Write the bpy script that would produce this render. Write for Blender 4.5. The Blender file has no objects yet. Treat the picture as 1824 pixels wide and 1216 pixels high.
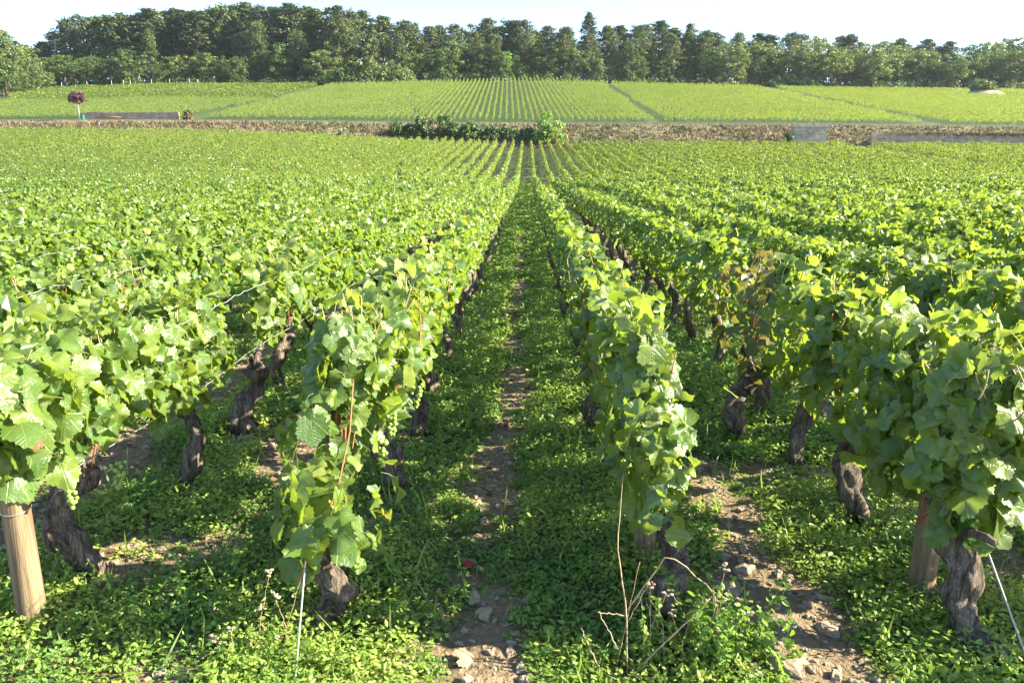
import bpy, math
import numpy as np
R = math.radians
sc = bpy.context.scene
col = sc.collection

# ------------------------------------------------------------------ camera, sky, sun, exposure
H = 1.6; CX = 0.14
TH = R(12.33); PS = R(1.09); FPX = 1419.0
cam = bpy.data.cameras.new("camera"); cam.lens = 36.0*FPX/1824.0; cam.sensor_width = 36.0
cam.clip_start = 0.05; cam.clip_end = 3000
camo = bpy.data.objects.new("camera", cam); col.objects.link(camo)
camo.location = (CX, 0, H); camo.rotation_euler = (math.pi/2-TH, 0, PS)
sc.camera = camo

SUN_EL, SUN_AZ = 29.5, 91.0          # azimuth clockwise from +Y (the view direction), towards +X
world = bpy.data.worlds.new("World"); sc.world = world; world.use_nodes = True
wn = world.node_tree.nodes; wl = world.node_tree.links
bg = wn["Background"]
sky = wn.new("ShaderNodeTexSky"); sky.sky_type = 'NISHITA'; sky.sun_disc = False
sky.sun_elevation = R(SUN_EL); sky.sun_rotation = R(SUN_AZ)
sky.altitude = 250; sky.air_density = 0.65; sky.dust_density = 0.4; sky.ozone_density = 1.0
wl.new(sky.outputs[0], bg.inputs[0]); bg.inputs[1].default_value = 0.11

sun = bpy.data.lights.new("sun", 'SUN'); sun.energy = 5.0; sun.angle = R(0.53); sun.color = (1.0, 0.90, 0.68)
suno = bpy.data.objects.new("sun", sun); col.objects.link(suno)
suno.rotation_euler = (R(90-SUN_EL), 0, R(180-SUN_AZ)+0.0)
suno.location = (40, 10, 30)

sc.view_settings.view_transform = 'Standard'; sc.view_settings.look = 'None'
sc.view_settings.gamma = 1.0; sc.view_settings.exposure = 2.28
sc.cycles.max_bounces = 8; sc.cycles.diffuse_bounces = 3; sc.cycles.glossy_bounces = 2
sc.cycles.transmission_bounces = 4; sc.cycles.transparent_max_bounces = 8; sc.cycles.volume_bounces = 0
sc.cycles.sample_clamp_indirect = 6.0

# ------------------------------------------------------------------ helpers
def nrm(a):
    return a/np.maximum(np.linalg.norm(a, axis=-1, keepdims=True), 1e-9)

def vnoise(x, y, seed=0):
    x = np.asarray(x, float); y = np.asarray(y, float)
    xi = np.floor(x); yi = np.floor(y); fx = x-xi; fy = y-yi
    fx = fx*fx*(3-2*fx); fy = fy*fy*(3-2*fy)
    def h(a, b):
        v = np.sin(a*127.1+b*311.7+seed*74.7)*43758.5453
        return v-np.floor(v)
    return (h(xi, yi)*(1-fx)+h(xi+1, yi)*fx)*(1-fy)+(h(xi, yi+1)*(1-fx)+h(xi+1, yi+1)*fx)*fy

def sstep(a, b, x):
    t = np.clip((x-a)/(b-a), 0, 1); return t*t*(3-2*t)

class MB:
    """collects vertex / face arrays; one build() = one mesh"""
    def __init__(s): s.v = []; s.f = []; s.m = []; s.a = []; s.n = 0
    def add(s, V, F, mat=0, lf=None):
        V = np.asarray(V, float).reshape(-1, 3)
        for f in (F if isinstance(F, (list, tuple)) else [F]):
            f = np.asarray(f, int)
            if len(f):
                s.f.append(f+s.n); s.m.append(np.full(len(f), mat))
        s.v.append(V); s.n += len(V)
        s.a.append(np.zeros((len(V), 3)) if lf is None else np.asarray(lf, float).reshape(-1, 3))
        return s
    def mesh(s, name, mats, smooth=True):
        V = np.concatenate(s.v); me = bpy.data.meshes.new(name)
        me.vertices.add(len(V)); me.vertices.foreach_set("co", V.astype(np.float32).ravel())
        li = np.concatenate([f.ravel() for f in s.f]); ln = np.concatenate([np.full(len(f), f.shape[1]) for f in s.f])
        me.loops.add(len(li)); me.loops.foreach_set("vertex_index", li.astype(np.int32))
        me.polygons.add(len(ln)); st = np.concatenate([[0], np.cumsum(ln)[:-1]])
        me.polygons.foreach_set("loop_start", st.astype(np.int32))
        me.polygons.foreach_set("material_index", np.concatenate(s.m).astype(np.int32))
        at = me.attributes.new("lf", 'FLOAT_VECTOR', 'POINT')
        at.data.foreach_set("vector", np.concatenate(s.a).astype(np.float32).ravel())
        for m in mats: me.materials.append(m)
        me.update(calc_edges=True); me.validate()
        me.polygons.foreach_set("use_smooth", np.full(len(me.polygons), bool(smooth)))
        return me
    def build(s, name, mats, parent=None, smooth=True):
        return link(name, s.mesh(name, mats if isinstance(mats, list) else [mats], smooth), parent)

def link(name, me, parent=None):
    o = bpy.data.objects.new(name, me); col.objects.link(o)
    if parent is not None: o.parent = parent
    return o
def tag(o, label=None, cat=None, group=None, kind=None):
    if label: o["label"] = label
    if cat: o["category"] = cat
    if group: o["group"] = group
    if kind: o["kind"] = kind
    return o
def empty(name, loc, label, cat, group=None, rz=0, s=1.0):
    o = bpy.data.objects.new(name, None); col.objects.link(o)
    o.location = loc; o.rotation_euler = (0, 0, rz)
    o.scale = (s, s, s) if np.isscalar(s) else s
    o.empty_display_size = 0.1
    return tag(o, label, cat, group)

def tube(path, rad, sides=8, cap=True, lump=None):
    P = np.asarray(path, float); n = len(P); rad = np.broadcast_to(np.asarray(rad, float), (n,))
    T = nrm(np.gradient(P, axis=0)); up = np.array([0.31, 0.95, 0.07])
    if abs(T[0]@up) > .9: up = np.array([1., 0, 0])
    X = []; x = nrm(np.cross(up, T[0]))
    for i in range(n):
        x = nrm(x-(x@T[i])*T[i]); X.append(x)
    X = np.array(X); Y = np.cross(T, X)
    a = np.arange(sides)*2*math.pi/sides
    rr = rad[:, None]*(np.ones((n, sides)) if lump is None else lump(np.linspace(0, 1, n)[:, None], a[None, :]))
    V = P[:, None]+rr[..., None]*(np.cos(a)[None, :, None]*X[:, None]+np.sin(a)[None, :, None]*Y[:, None])
    i, j = np.meshgrid(np.arange(n-1), np.arange(sides), indexing='ij'); j2 = (j+1) % sides
    F = np.stack([i*sides+j, i*sides+j2, (i+1)*sides+j2, (i+1)*sides+j], -1).reshape(-1, 4)
    V = V.reshape(-1, 3); out = [F]
    if cap:
        V = np.concatenate([V, P[:1], P[-1:]]); k = np.arange(sides); k2 = (k+1) % sides
        out += [np.stack([np.full(sides, n*sides), k2, k], -1), np.stack([np.full(sides, n*sides+1), (n-1)*sides+k, (n-1)*sides+k2], -1)]
    return V, out

def box(c, s, rz=0):
    q = np.array([[-1,-1,-1],[1,-1,-1],[1,1,-1],[-1,1,-1],[-1,-1,1],[1,-1,1],[1,1,1],[-1,1,1]])*np.asarray(s)/2
    cr, sr = math.cos(rz), math.sin(rz); q = q@np.array([[cr, sr, 0], [-sr, cr, 0], [0, 0, 1]])
    return q+np.asarray(c), np.array([[3,2,1,0],[4,5,6,7],[0,1,5,4],[1,2,6,5],[2,3,7,6],[3,0,4,7]])

# ------------------------------------------------------------------ terrain heights
PXK = np.array([-150, 0, 300, 540, 700, 930, 1160, 1410, 1824, 2000.])
UK = (PXK-939)/1452.0
def tang(y): return np.tan(np.arctan((608-np.asarray(y, float))/FPX)-TH)
DK = [104, 108.5, 116, 121, 212, 300]
YB = [239, 239, 241, 247, 256, 263, 263.5, 265, 268, 269]
YC = [221, 220, 219, 220, 223, 224.5, 225.5, 227, 231, 232]
YD = [214.5, 214, 213.5, 216, 218.5, 220.5, 221.5, 222.5, 227, 228]
YE = [213.5, 213, 213, 215, 217.5, 219.5, 220, 221, 226, 227]
YF = [166, 163, 154, 154, 150, 144, 153, 160, 166, 168]
ZK = np.array([tang(y)*d+H for y, d in zip((YB, YC, YD, YE, YF), DK[:5])])       # 5 x nu
ZK = np.concatenate([ZK, ZK[-1:]+6.0])
def z_lin(x, y):
    u = np.clip(x/np.maximum(y, 20), UK[0], UK[-1])
    zk = [np.interp(u, UK, row) for row in ZK]
    ys = [54]+DK; zs = [np.zeros_like(u)]+zk; z = np.zeros_like(u)
    for i in range(len(ys)-1):
        t = (y-ys[i])/(ys[i+1]-ys[i]); z = np.where((t > 0), zs[i]+np.clip(t, 0, 1)*(zs[i+1]-zs[i]), z)
    return z
def zt(x, y):
    x = np.asarray(x, float); y = np.asarray(y, float); x, y = np.broadcast_arrays(x, y)
    z = z_lin(x, y); s = sum(z_lin(x, y+k) for k in (-8, -4, 0, 4, 8))/5
    w = sstep(96, 90, y)
    z = z*(1-w)+s*w
    near = sstep(30, 12, np.abs(y))*sstep(14, 8, np.abs(x))
    b = (vnoise(x*2.3, y*2.3, 1)-.5)*.05+(vnoise(x*9, y*9, 2)-.5)*.022+(vnoise(x*27, y*27, 3)-.5)*.014
    return z+b*near
def ground_at(px, py):
    d = np.array([-math.sin(PS)*math.cos(TH), math.cos(PS)*math.cos(TH), -math.sin(TH)])
    r = np.array([math.cos(PS), math.sin(PS), 0]); u = np.cross(r, d)
    v = d+r*(px-912)/FPX-u*(py-608)/FPX
    t = np.concatenate([np.linspace(.5, 30, 2000), np.linspace(30, 330, 6000)])
    p = np.array([CX, 0, H])+v*t[:, None]; q = np.nonzero(p[:, 2] <= zt(p[:, 0], p[:, 1]))[0]
    return p[q[0]] if len(q) else p[-1]
def at(px, d): return (px-939)/1452.0*d+CX        # world x of an azimuth at distance d

ROW = 1.06; XR = 0.59
def row_x(k): return math.copysign(XR+ROW*(abs(k)-1), k)+(.05 if k < 0 else -.01)          # k = ..-2,-1,1,2..

# ------------------------------------------------------------------ materials
def new_mat(name):
    m = bpy.data.materials.new(name); m.use_nodes = True; nt = m.node_tree
    return m, nt.nodes, nt.links, nt.nodes["Principled BSDF"]
def N(nodes, t, **kw):
    n = nodes.new(t)
    for k, v in kw.items():
        if k.startswith("i_"):
            key = k[2:]; n.inputs[int(key) if key.isdigit() else key].default_value = v
        else: setattr(n, k, v)
    return n
def ramp(nodes, stops):
    n = nodes.new("ShaderNodeValToRGB"); e = n.color_ramp.elements
    while len(e) < len(stops): e.new(0.5)
    for el, (p, c) in zip(e, stops): el.position = p; el.color = (*c, 1) if len(c) == 3 else c
    return n
def mathn(nodes, links, op, a, b=None, clamp=False):
    n = nodes.new("ShaderNodeMath"); n.operation = op; n.use_clamp = clamp
    for i, v in enumerate((a, b)):
        if v is None: continue
        if isinstance(v, (int, float)): n.inputs[i].default_value = v
        else: links.new(v, n.inputs[i])
    return n.outputs[0]

def leaf_mat(name, stops, trans, mixf=0.42, rough=0.42, veins=False, spec=0.5, back=1.25):
    m, nd, lk, pb = new_mat(name)
    at_ = N(nd, "ShaderNodeAttribute", attribute_name="lf"); sep = N(nd, "ShaderNodeSeparateXYZ"); lk.new(at_.outputs["Vector"], sep.inputs[0])
    rp = ramp(nd, stops); lk.new(sep.outputs[2], rp.inputs[0]); colr = rp.outputs[0]
    if veins:
        ax = mathn(nd, lk, 'ABSOLUTE', sep.outputs[0]); yy = sep.outputs[1]
        ang = mathn(nd, lk, 'ARCTAN2', ax, yy)
        rad = mathn(nd, lk, 'SQRT', mathn(nd, lk, 'ADD', mathn(nd, lk, 'MULTIPLY', ax, ax), mathn(nd, lk, 'MULTIPLY', yy, yy)))
        dm = None
        for a0 in (0.0, 0.72, 1.5):
            d = mathn(nd, lk, 'MULTIPLY', rad, mathn(nd, lk, 'ABSOLUTE', mathn(nd, lk, 'SINE', mathn(nd, lk, 'SUBTRACT', ang, a0))))
            dm = d if dm is None else mathn(nd, lk, 'MINIMUM', dm, d)
        v1 = N(nd, "ShaderNodeMapRange", i_1=0.006, i_2=0.022, i_3=1.0, i_4=0.0); lk.new(dm, v1.inputs[0])
        sec = mathn(nd, lk, 'SINE', mathn(nd, lk, 'MULTIPLY', mathn(nd, lk, 'ADD', rad, mathn(nd, lk, 'MULTIPLY', dm, -0.9)), 58.0))
        v2 = N(nd, "ShaderNodeMapRange", i_1=0.90, i_2=1.0, i_3=0.0, i_4=0.35); lk.new(sec, v2.inputs[0])
        vv = mathn(nd, lk, 'MAXIMUM', v1.outputs[0], v2.outputs[0])
        sc_ = N(nd, "ShaderNodeVectorMath", operation='MULTIPLY'); lk.new(at_.outputs["Vector"], sc_.inputs[0]); sc_.inputs[1].default_value = (2.6, 2.6, 160.0)
        du = N(nd, "ShaderNodeTexNoise", i_Scale=1.0, i_Detail=5.0, i_Roughness=0.7); lk.new(sc_.outputs[0], du.inputs["Vector"])
        df = N(nd, "ShaderNodeMapRange", i_1=0.45, i_2=0.75, i_3=0.0, i_4=0.25); lk.new(du.outputs[0], df.inputs[0])
        dm_ = N(nd, "ShaderNodeMix", data_type='RGBA'); lk.new(df.outputs[0], dm_.inputs[0]); lk.new(colr, dm_.inputs[6]); dm_.inputs[7].default_value = (0.21, 0.27, 0.16, 1)
        bf = N(nd, "ShaderNodeMapRange", i_1=0.36, i_2=0.27, i_3=0.0, i_4=0.7); lk.new(du.outputs[0], bf.inputs[0])
        bm_ = N(nd, "ShaderNodeMix", data_type='RGBA'); lk.new(bf.outputs[0], bm_.inputs[0]); lk.new(dm_.outputs[2], bm_.inputs[6]); bm_.inputs[7].default_value = (0.17, 0.15, 0.045, 1); colr = bm_.outputs[2]
        mx = N(nd, "ShaderNodeMix", data_type='RGBA'); lk.new(mathn(nd, lk, 'MULTIPLY', vv, 0.45), mx.inputs[0]); lk.new(colr, mx.inputs[6])
        mx.inputs[7].default_value = (0.24, 0.30, 0.10, 1); colr = mx.outputs[2]
        nz = N(nd, "ShaderNodeTexNoise", i_Scale=9.0, i_Detail=3.0); lk.new(at_.outputs["Vector"], nz.inputs["Vector"])
        bp = N(nd, "ShaderNodeBump", i_Strength=0.4, i_Distance=0.008)
        lk.new(mathn(nd, lk, 'SUBTRACT', nz.outputs[0], mathn(nd, lk, 'MULTIPLY', vv, 0.6)), bp.inputs["Height"]); lk.new(bp.outputs[0], pb.inputs["Normal"])
    geo = N(nd, "ShaderNodeNewGeometry")
    hs = N(nd, "ShaderNodeHueSaturation", i_Saturation=0.8, i_Value=back); lk.new(colr, hs.inputs["Color"])
    mb = N(nd, "ShaderNodeMix", data_type='RGBA'); lk.new(geo.outputs["Backfacing"], mb.inputs[0]); lk.new(colr, mb.inputs[6]); lk.new(hs.outputs[0], mb.inputs[7])
    lk.new(mb.outputs[2], pb.inputs["Base Color"]); pb.inputs["Roughness"].default_value = rough
    pb.inputs["Specular IOR Level"].default_value = spec
    tr = N(nd, "ShaderNodeBsdfTranslucent")
    tm = N(nd, "ShaderNodeMix", data_type='RGBA', blend_type='MIX', i_0=0.35); tm.inputs[6].default_value = (*trans, 1); lk.new(colr, tm.inputs[7])
    lk.new(tm.outputs[2], tr.inputs[0])
    ms = N(nd, "ShaderNodeMixShader", i_0=mixf); lk.new(pb.outputs[0], ms.inputs[1]); lk.new(tr.outputs[0], ms.inputs[2])
    out = nd["Material Output"]; lk.new(ms.outputs[0], out.inputs[0])
    return m

VINE = [(0, (0.045, 0.105, 0.026)), (0.4, (0.098, 0.175, 0.028)), (0.8, (0.17, 0.238, 0.034)), (0.955, (0.21, 0.24, 0.055)), (0.975, (0.30, 0.24, 0.04)), (1.0, (0.20, 0.09, 0.04))]
M = {}
M['vine_near'] = leaf_mat("vine_leaf_near", VINE, (0.40, 0.53, 0.03), veins=True, rough=0.32, spec=0.6)
M['vine'] = leaf_mat("vine_leaf", VINE, (0.40, 0.53, 0.03), rough=0.32, spec=0.6)
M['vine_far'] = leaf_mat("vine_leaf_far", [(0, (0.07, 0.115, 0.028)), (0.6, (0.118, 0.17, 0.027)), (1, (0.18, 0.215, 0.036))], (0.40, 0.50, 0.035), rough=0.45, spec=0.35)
M['weed'] = leaf_mat("weed_leaf", [(0, (0.085, 0.175, 0.04)), (0.35, (0.14, 0.25, 0.045)), (0.7, (0.21, 0.32, 0.05)), (1, (0.31, 0.37, 0.08))], (0.42, 0.60, 0.04), rough=0.5, mixf=0.38)
M['pine'] = leaf_mat("pine_needles", [(0, (0.026, 0.048, 0.02)), (0.5, (0.058, 0.088, 0.027)), (1, (0.125, 0.14, 0.036))], (0.10, 0.14, 0.03), mixf=0.15, rough=0.6, spec=0.3)
M['olive'] = leaf_mat("pine_needles_olive", [(0, (0.034, 0.064, 0.022)), (0.5, (0.082, 0.122, 0.032)), (1, (0.18, 0.20, 0.046))], (0.16, 0.19, 0.03), mixf=0.15, rough=0.6, spec=0.3)
M['broad'] = leaf_mat("broad_leaves", [(0, (0.034, 0.075, 0.024)), (0.5, (0.072, 0.125, 0.03)), (1, (0.15, 0.19, 0.038))], (0.18, 0.30, 0.02), mixf=0.28, rough=0.5)
M['light'] = leaf_mat("light_leaves", [(0, (0.06, 0.105, 0.03)), (0.5, (0.125, 0.175, 0.04)), (1, (0.25, 0.27, 0.08))], (0.22, 0.32, 0.03), mixf=0.3, rough=0.5)
M['bright'] = leaf_mat("bright_leaves", [(0, (0.08, 0.17, 0.03)), (0.5, (0.13, 0.24, 0.035)), (1, (0.22, 0.32, 0.05))], (0.30, 0.50, 0.03), mixf=0.38, rough=0.5)
M['purple'] = leaf_mat("purple_leaves", [(0, (0.05, 0.022, 0.03)), (0.5, (0.09, 0.035, 0.05)), (1, (0.14, 0.06, 0.07))], (0.14, 0.05, 0.05), mixf=0.2, rough=0.5)
M['dry'] = leaf_mat("dry_grass_blades", [(0, (0.07, 0.055, 0.032)), (0.35, (0.135, 0.105, 0.058)), (0.65, (0.20, 0.16, 0.085)), (0.8, (0.24, 0.20, 0.10)), (0.86, (0.09, 0.11, 0.035)), (1, (0.07, 0.10, 0.03))], (0.2, 0.14, 0.07), mixf=0.25, rough=0.7, spec=0.2)
M['rust'] = leaf_mat("withered_leaves", [(0, (0.10, 0.075, 0.03)), (0.2, (0.15, 0.12, 0.045)), (0.32, (0.10, 0.15, 0.04)), (0.8, (0.15, 0.17, 0.04)), (1, (0.22, 0.18, 0.05))], (0.24, 0.2, 0.03), rough=0.5)

def plain(name, c, rough=0.7, nscale=0, namp=0.3, bump=0, spec=0.3, stretch=(1, 1, 1)):
    m, nd, lk, pb = new_mat(name); pb.inputs["Roughness"].default_value = rough; pb.inputs["Specular IOR Level"].default_value = spec
    pb.inputs["Base Color"].default_value = (*c, 1)
    if nscale:
        tc = N(nd, "ShaderNodeTexCoord"); mp = N(nd, "ShaderNodeMapping"); mp.inputs["Scale"].default_value = stretch
        lk.new(tc.outputs["Object"], mp.inputs[0])
        nz = N(nd, "ShaderNodeTexNoise", i_Scale=nscale, i_Detail=6.0, i_Roughness=0.65); lk.new(mp.outputs[0], nz.inputs["Vector"])
        a = [max(0, x*(1-namp)) for x in c]; b = [x*(1+namp) for x in c]
        rp = ramp(nd, [(0.3, a), (0.7, b)]); lk.new(nz.outputs[0], rp.inputs[0]); lk.new(rp.outputs[0], pb.inputs["Base Color"])
        if bump:
            bp = N(nd, "ShaderNodeBump", i_Strength=1.0, i_Distance=bump); lk.new(nz.outputs[0], bp.inputs["Height"]); lk.new(bp.outputs[0], pb.inputs["Normal"])
    return m
M['bark'] = plain("vine_bark", (0.145, 0.124, 0.106), 0.9, 30, 0.85, 0.03, 0.15, (1, 1, .18))
nt_ = M['bark'].node_tree; nd_ = nt_.nodes; pb0 = nd_["Principled BSDF"]
tc_ = N(nd_, "ShaderNodeTexCoord"); mp_ = N(nd_, "ShaderNodeMapping"); mp_.inputs["Scale"].default_value = (1, 1, .12); nt_.links.new(tc_.outputs["Object"], mp_.inputs[0])
dn_ = N(nd_, "ShaderNodeTexNoise", i_Scale=110.0, i_Detail=6.0, i_Roughness=.75, i_Distortion=1.2); nt_.links.new(mp_.outputs[0], dn_.inputs["Vector"])
cr_ = ramp(nd_, [(.34, (.32, .28, .25)), (.5, (1.15, 1.08, 1.0)), (.66, (2.4, 2.3, 2.15))]); nt_.links.new(dn_.outputs[0], cr_.inputs[0])
mu_ = N(nd_, "ShaderNodeMix", data_type='RGBA', blend_type='MULTIPLY', i_0=1.0); old_ = pb0.inputs["Base Color"].links[0].from_socket
nt_.links.new(old_, mu_.inputs[6]); nt_.links.new(cr_.outputs[0], mu_.inputs[7]); nt_.links.new(mu_.outputs[2], pb0.inputs["Base Color"])
b2_ = N(nd_, "ShaderNodeBump", i_Strength=1.0, i_Distance=.012); nt_.links.new(dn_.outputs[0], b2_.inputs["Height"]); nt_.links.new(pb0.inputs["Normal"].links[0].from_socket, b2_.inputs["Normal"]); nt_.links.new(b2_.outputs[0], pb0.inputs["Normal"])
M['cane'] = plain("vine_cane", (0.25, 0.10, 0.045), 0.5, 30, 0.4, 0)
M['stub'] = plain("cut_shoot", (0.42, 0.29, 0.15), 0.6, 30, 0.3, 0)
M['petiole'] = plain("leaf_stalk", (0.20, 0.20, 0.05), 0.5)
M['grape'] = plain("green_grape", (0.24, 0.36, 0.07), 0.3, 40, 0.25, 0, 0.5)
M['post'] = plain("weathered_post_wood", (0.19, 0.135, 0.082), 0.85, 16, 0.5, 0.008, 0.25, (3, 3, .14))
M['wire'] = plain("galvanised_wire", (0.36, 0.36, 0.34), 0.55, 0); M['wire'].node_tree.nodes["Principled BSDF"].inputs["Metallic"].default_value = 0.6
M['trunk'] = plain("tree_bark", (0.15, 0.105, 0.075), 0.9, 3, 0.4, 0)
M['palebark'] = plain("pale_tree_bark", (0.30, 0.25, 0.20), 0.9, 3, 0.35, 0)
M['stone'] = plain("limestone", (0.27, 0.215, 0.155), 0.85, 14, 0.3, 0.01)
M['deadstalk'] = plain("dead_stalk", (0.36, 0.26, 0.15), 0.8, 40, 0.35, 0)
M['seed'] = plain("dry_seed_head", (0.40, 0.31, 0.20), 0.9, 60, 0.3, 0)
M['asphalt'] = plain("road_asphalt", (0.085, 0.085, 0.09), 0.9, 4, 0.25, 0)
M['bin'] = plain("green_plastic", (0.01, 0.16, 0.10), 0.4)
M['rustmetal'] = plain("rusty_iron", (0.24, 0.12, 0.06), 0.8, 5, .4)

def stone_wall_mat(name, base, bs=0.32):
    m, nd, lk, pb = new_mat(name); tc = N(nd, "ShaderNodeTexCoord")
    sp = N(nd, "ShaderNodeSeparateXYZ"); lk.new(tc.outputs["Object"], sp.inputs[0]); cb = N(nd, "ShaderNodeCombineXYZ")
    lk.new(mathn(nd, lk, 'ADD', sp.outputs[0], sp.outputs[1]), cb.inputs[0]); lk.new(sp.outputs[2], cb.inputs[1])
    nz = N(nd, "ShaderNodeTexNoise", i_Scale=1.6, i_Detail=5.0); lk.new(tc.outputs["Object"], nz.inputs["Vector"])
    ad = N(nd, "ShaderNodeVectorMath", operation='MULTIPLY_ADD'); lk.new(nz.outputs["Color"], ad.inputs[0]); ad.inputs[1].default_value = (.15, .15, 0); lk.new(cb.outputs[0], ad.inputs[2])
    br = N(nd, "ShaderNodeTexBrick"); lk.new(ad.outputs[0], br.inputs[0])
    br.inputs["Color1"].default_value = (*base, 1); br.inputs["Color2"].default_value = (*[c*.68 for c in base], 1); br.inputs["Mortar"].default_value = (*[c*.4 for c in base], 1)
    br.inputs["Mortar Size"].default_value = 0.018; br.inputs["Brick Width"].default_value = bs*1.6; br.inputs["Row Height"].default_value = bs*.6
    br.inputs["Scale"].default_value = 1.0
    mx = N(nd, "ShaderNodeMix", data_type='RGBA', blend_type='MULTIPLY', i_0=0.7); lk.new(br.outputs[0], mx.inputs[6])
    rp = ramp(nd, [(.3, (.55, .5, .45)), (.7, (1.15, 1.1, 1.05))]); lk.new(nz.outputs[0], rp.inputs[0]); lk.new(rp.outputs[0], mx.inputs[7])
    lk.new(mx.outputs[2], pb.inputs["Base Color"]); pb.inputs["Roughness"].default_value = 0.9
    bp = N(nd, "ShaderNodeBump", i_Strength=.8, i_Distance=.04); lk.new(br.outputs["Fac"], bp.inputs["Height"]); bp.invert = True; lk.new(bp.outputs[0], pb.inputs["Normal"])
    return m
M['wall'] = stone_wall_mat("dry_stone", (0.46, 0.37, 0.265)); M['hut'] = stone_wall_mat("hut_masonry", (0.50, 0.44, 0.34), .30)
M['greywall'] = stone_wall_mat("grey_stone", (0.34, 0.29, 0.225))
M['slab'] = plain("pale_stone_slab", (0.45, 0.42, 0.36), .85, 4, .25, .01)

def ground_mat():
    m, nd, lk, pb = new_mat("vineyard_soil"); tc = N(nd, "ShaderNodeTexCoord"); ob = tc.outputs["Object"]
    at_ = N(nd, "ShaderNodeAttribute", attribute_name="lf"); sep = N(nd, "ShaderNodeSeparateXYZ"); lk.new(at_.outputs["Vector"], sep.inputs[0])
    n1 = N(nd, "ShaderNodeTexNoise", i_Scale=1.7, i_Detail=8.0, i_Roughness=.62); lk.new(ob, n1.inputs["Vector"])
    n2 = N(nd, "ShaderNodeTexNoise", i_Scale=34.0, i_Detail=5.0, i_Roughness=.6); lk.new(ob, n2.inputs["Vector"])
    vo = N(nd, "ShaderNodeTexVoronoi", i_Scale=26.0); lk.new(ob, vo.inputs["Vector"])
    rp = ramp(nd, [(.28, (.15, .112, .07)), (.5, (.23, .18, .115)), (.72, (.31, .247, .165))]); lk.new(n2.outputs[0], rp.inputs[0])
    r2 = ramp(nd, [(.3, (.7, .66, .62)), (.7, (1.12, 1.08, 1.02))]); lk.new(n1.outputs[0], r2.inputs[0])
    mx = N(nd, "ShaderNodeMix", data_type='RGBA', blend_type='MULTIPLY', i_0=1.0); lk.new(rp.outputs[0], mx.inputs[6]); lk.new(r2.outputs[0], mx.inputs[7])
    r3 = ramp(nd, [(.06, (.5, .43, .34)), (.14, (.30, .22, .15))]); lk.new(vo.outputs[0], r3.inputs[0])
    msk = N(nd, "ShaderNodeMapRange", i_1=.16, i_2=.1, i_3=0., i_4=.75); lk.new(vo.outputs[0], msk.inputs[0])
    m2 = N(nd, "ShaderNodeMix", data_type='RGBA'); lk.new(msk.outputs[0], m2.inputs[0]); lk.new(mx.outputs[2], m2.inputs[6]); lk.new(r3.outputs[0], m2.inputs[7])
    gr = ramp(nd, [(.3, (.035, .07, .02)), (.7, (.075, .105, .032))]); lk.new(n1.outputs[0], gr.inputs[0])
    m3 = N(nd, "ShaderNodeMix", data_type='RGBA'); lk.new(sep.outputs[0], m3.inputs[0]); lk.new(m2.outputs[2], m3.inputs[6]); lk.new(gr.outputs[0], m3.inputs[7])
    dr = ramp(nd, [(.3, (.10, .085, .045)), (.5, (.18, .15, .08)), (.7, (.27, .225, .13))]); lk.new(n1.outputs[0], dr.inputs[0])
    m4 = N(nd, "ShaderNodeMix", data_type='RGBA'); lk.new(sep.outputs[1], m4.inputs[0]); lk.new(m3.outputs[2], m4.inputs[6]); lk.new(dr.outputs[0], m4.inputs[7])
    lk.new(m4.outputs[2], pb.inputs["Base Color"]); pb.inputs["Roughness"].default_value = .92; pb.inputs["Specular IOR Level"].default_value = .2
    h = mathn(nd, lk, 'ADD', n2.outputs[0], mathn(nd, lk, 'MULTIPLY', msk.outputs[0], .5))
    bp = N(nd, "ShaderNodeBump", i_Strength=1., i_Distance=.035); lk.new(h, bp.inputs["Height"]); lk.new(bp.outputs[0], pb.inputs["Normal"])
    return m
M['ground'] = ground_mat()

# ------------------------------------------------------------------ ground sheet
def weed_density(x, y):
    """0 bare soil .. 1 full weed cover"""
    k = np.round((np.abs(x))/ROW); ac = np.where(k == 0, 0, np.sign(x)*(XR+ROW*(k-1)+ROW/2)); a = np.abs(x-ac)
    n = vnoise(x*3.1, y*2.2, 11); n2 = vnoise(x*1.1+3, y*.9, 12); n3 = vnoise(x*9, y*8, 14)
    cen = sstep(.03, .15, np.abs(x-.02-.05*np.sin(y*1.3))+(n-.5)*.22+(n3-.5)*.16)
    oth = sstep(.0, .19, a+(n-.5)*.34+(n2-.5)*.3)
    d = np.where(k == 0, cen*.98+.02, oth)
    d = d*(1-.75*sstep(.62, .78, vnoise(x*2+7, y*2, 13))*np.where(k == 0, .35, 1))
    return d
def axis(segs):
    out = [segs[0][0]]
    for a, b, s0, s1 in segs:
        x = a; 
        n = max(1, int(round((b-a)/((s0+s1)/2)))); t = np.linspace(0, 1, n+1)[1:]
        w = s0+(s1-s0)*t; c = np.cumsum(w); out += list(a+(b-a)*c/c[-1])
    return np.array(out)
xs = axis([(-420, -60, 12, 3), (-60, -6, 2.5, .25), (-6, 6, .045, .045), (6, 60, .25, 2.5), (60, 420, 3, 12)])
ys = axis([(-60, 1.5, 6, .3), (1.5, 7, .045, .05), (7, 20, .06, .5), (20, 100, .8, 1.2), (100, 126, .5, .5), (126, 300, 2, 5), (300, 700, 10, 40)])
GX, GY = np.meshgrid(xs, ys, indexing='xy'); GZ = zt(GX, GY)
nx, ny = len(xs), len(ys)
i, j = np.meshgrid(np.arange(ny-1), np.arange(nx-1), indexing='ij')
F = np.stack([i*nx+j, i*nx+j+1, (i+1)*nx+j+1, (i+1)*nx+j], -1).reshape(-1, 4)
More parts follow.
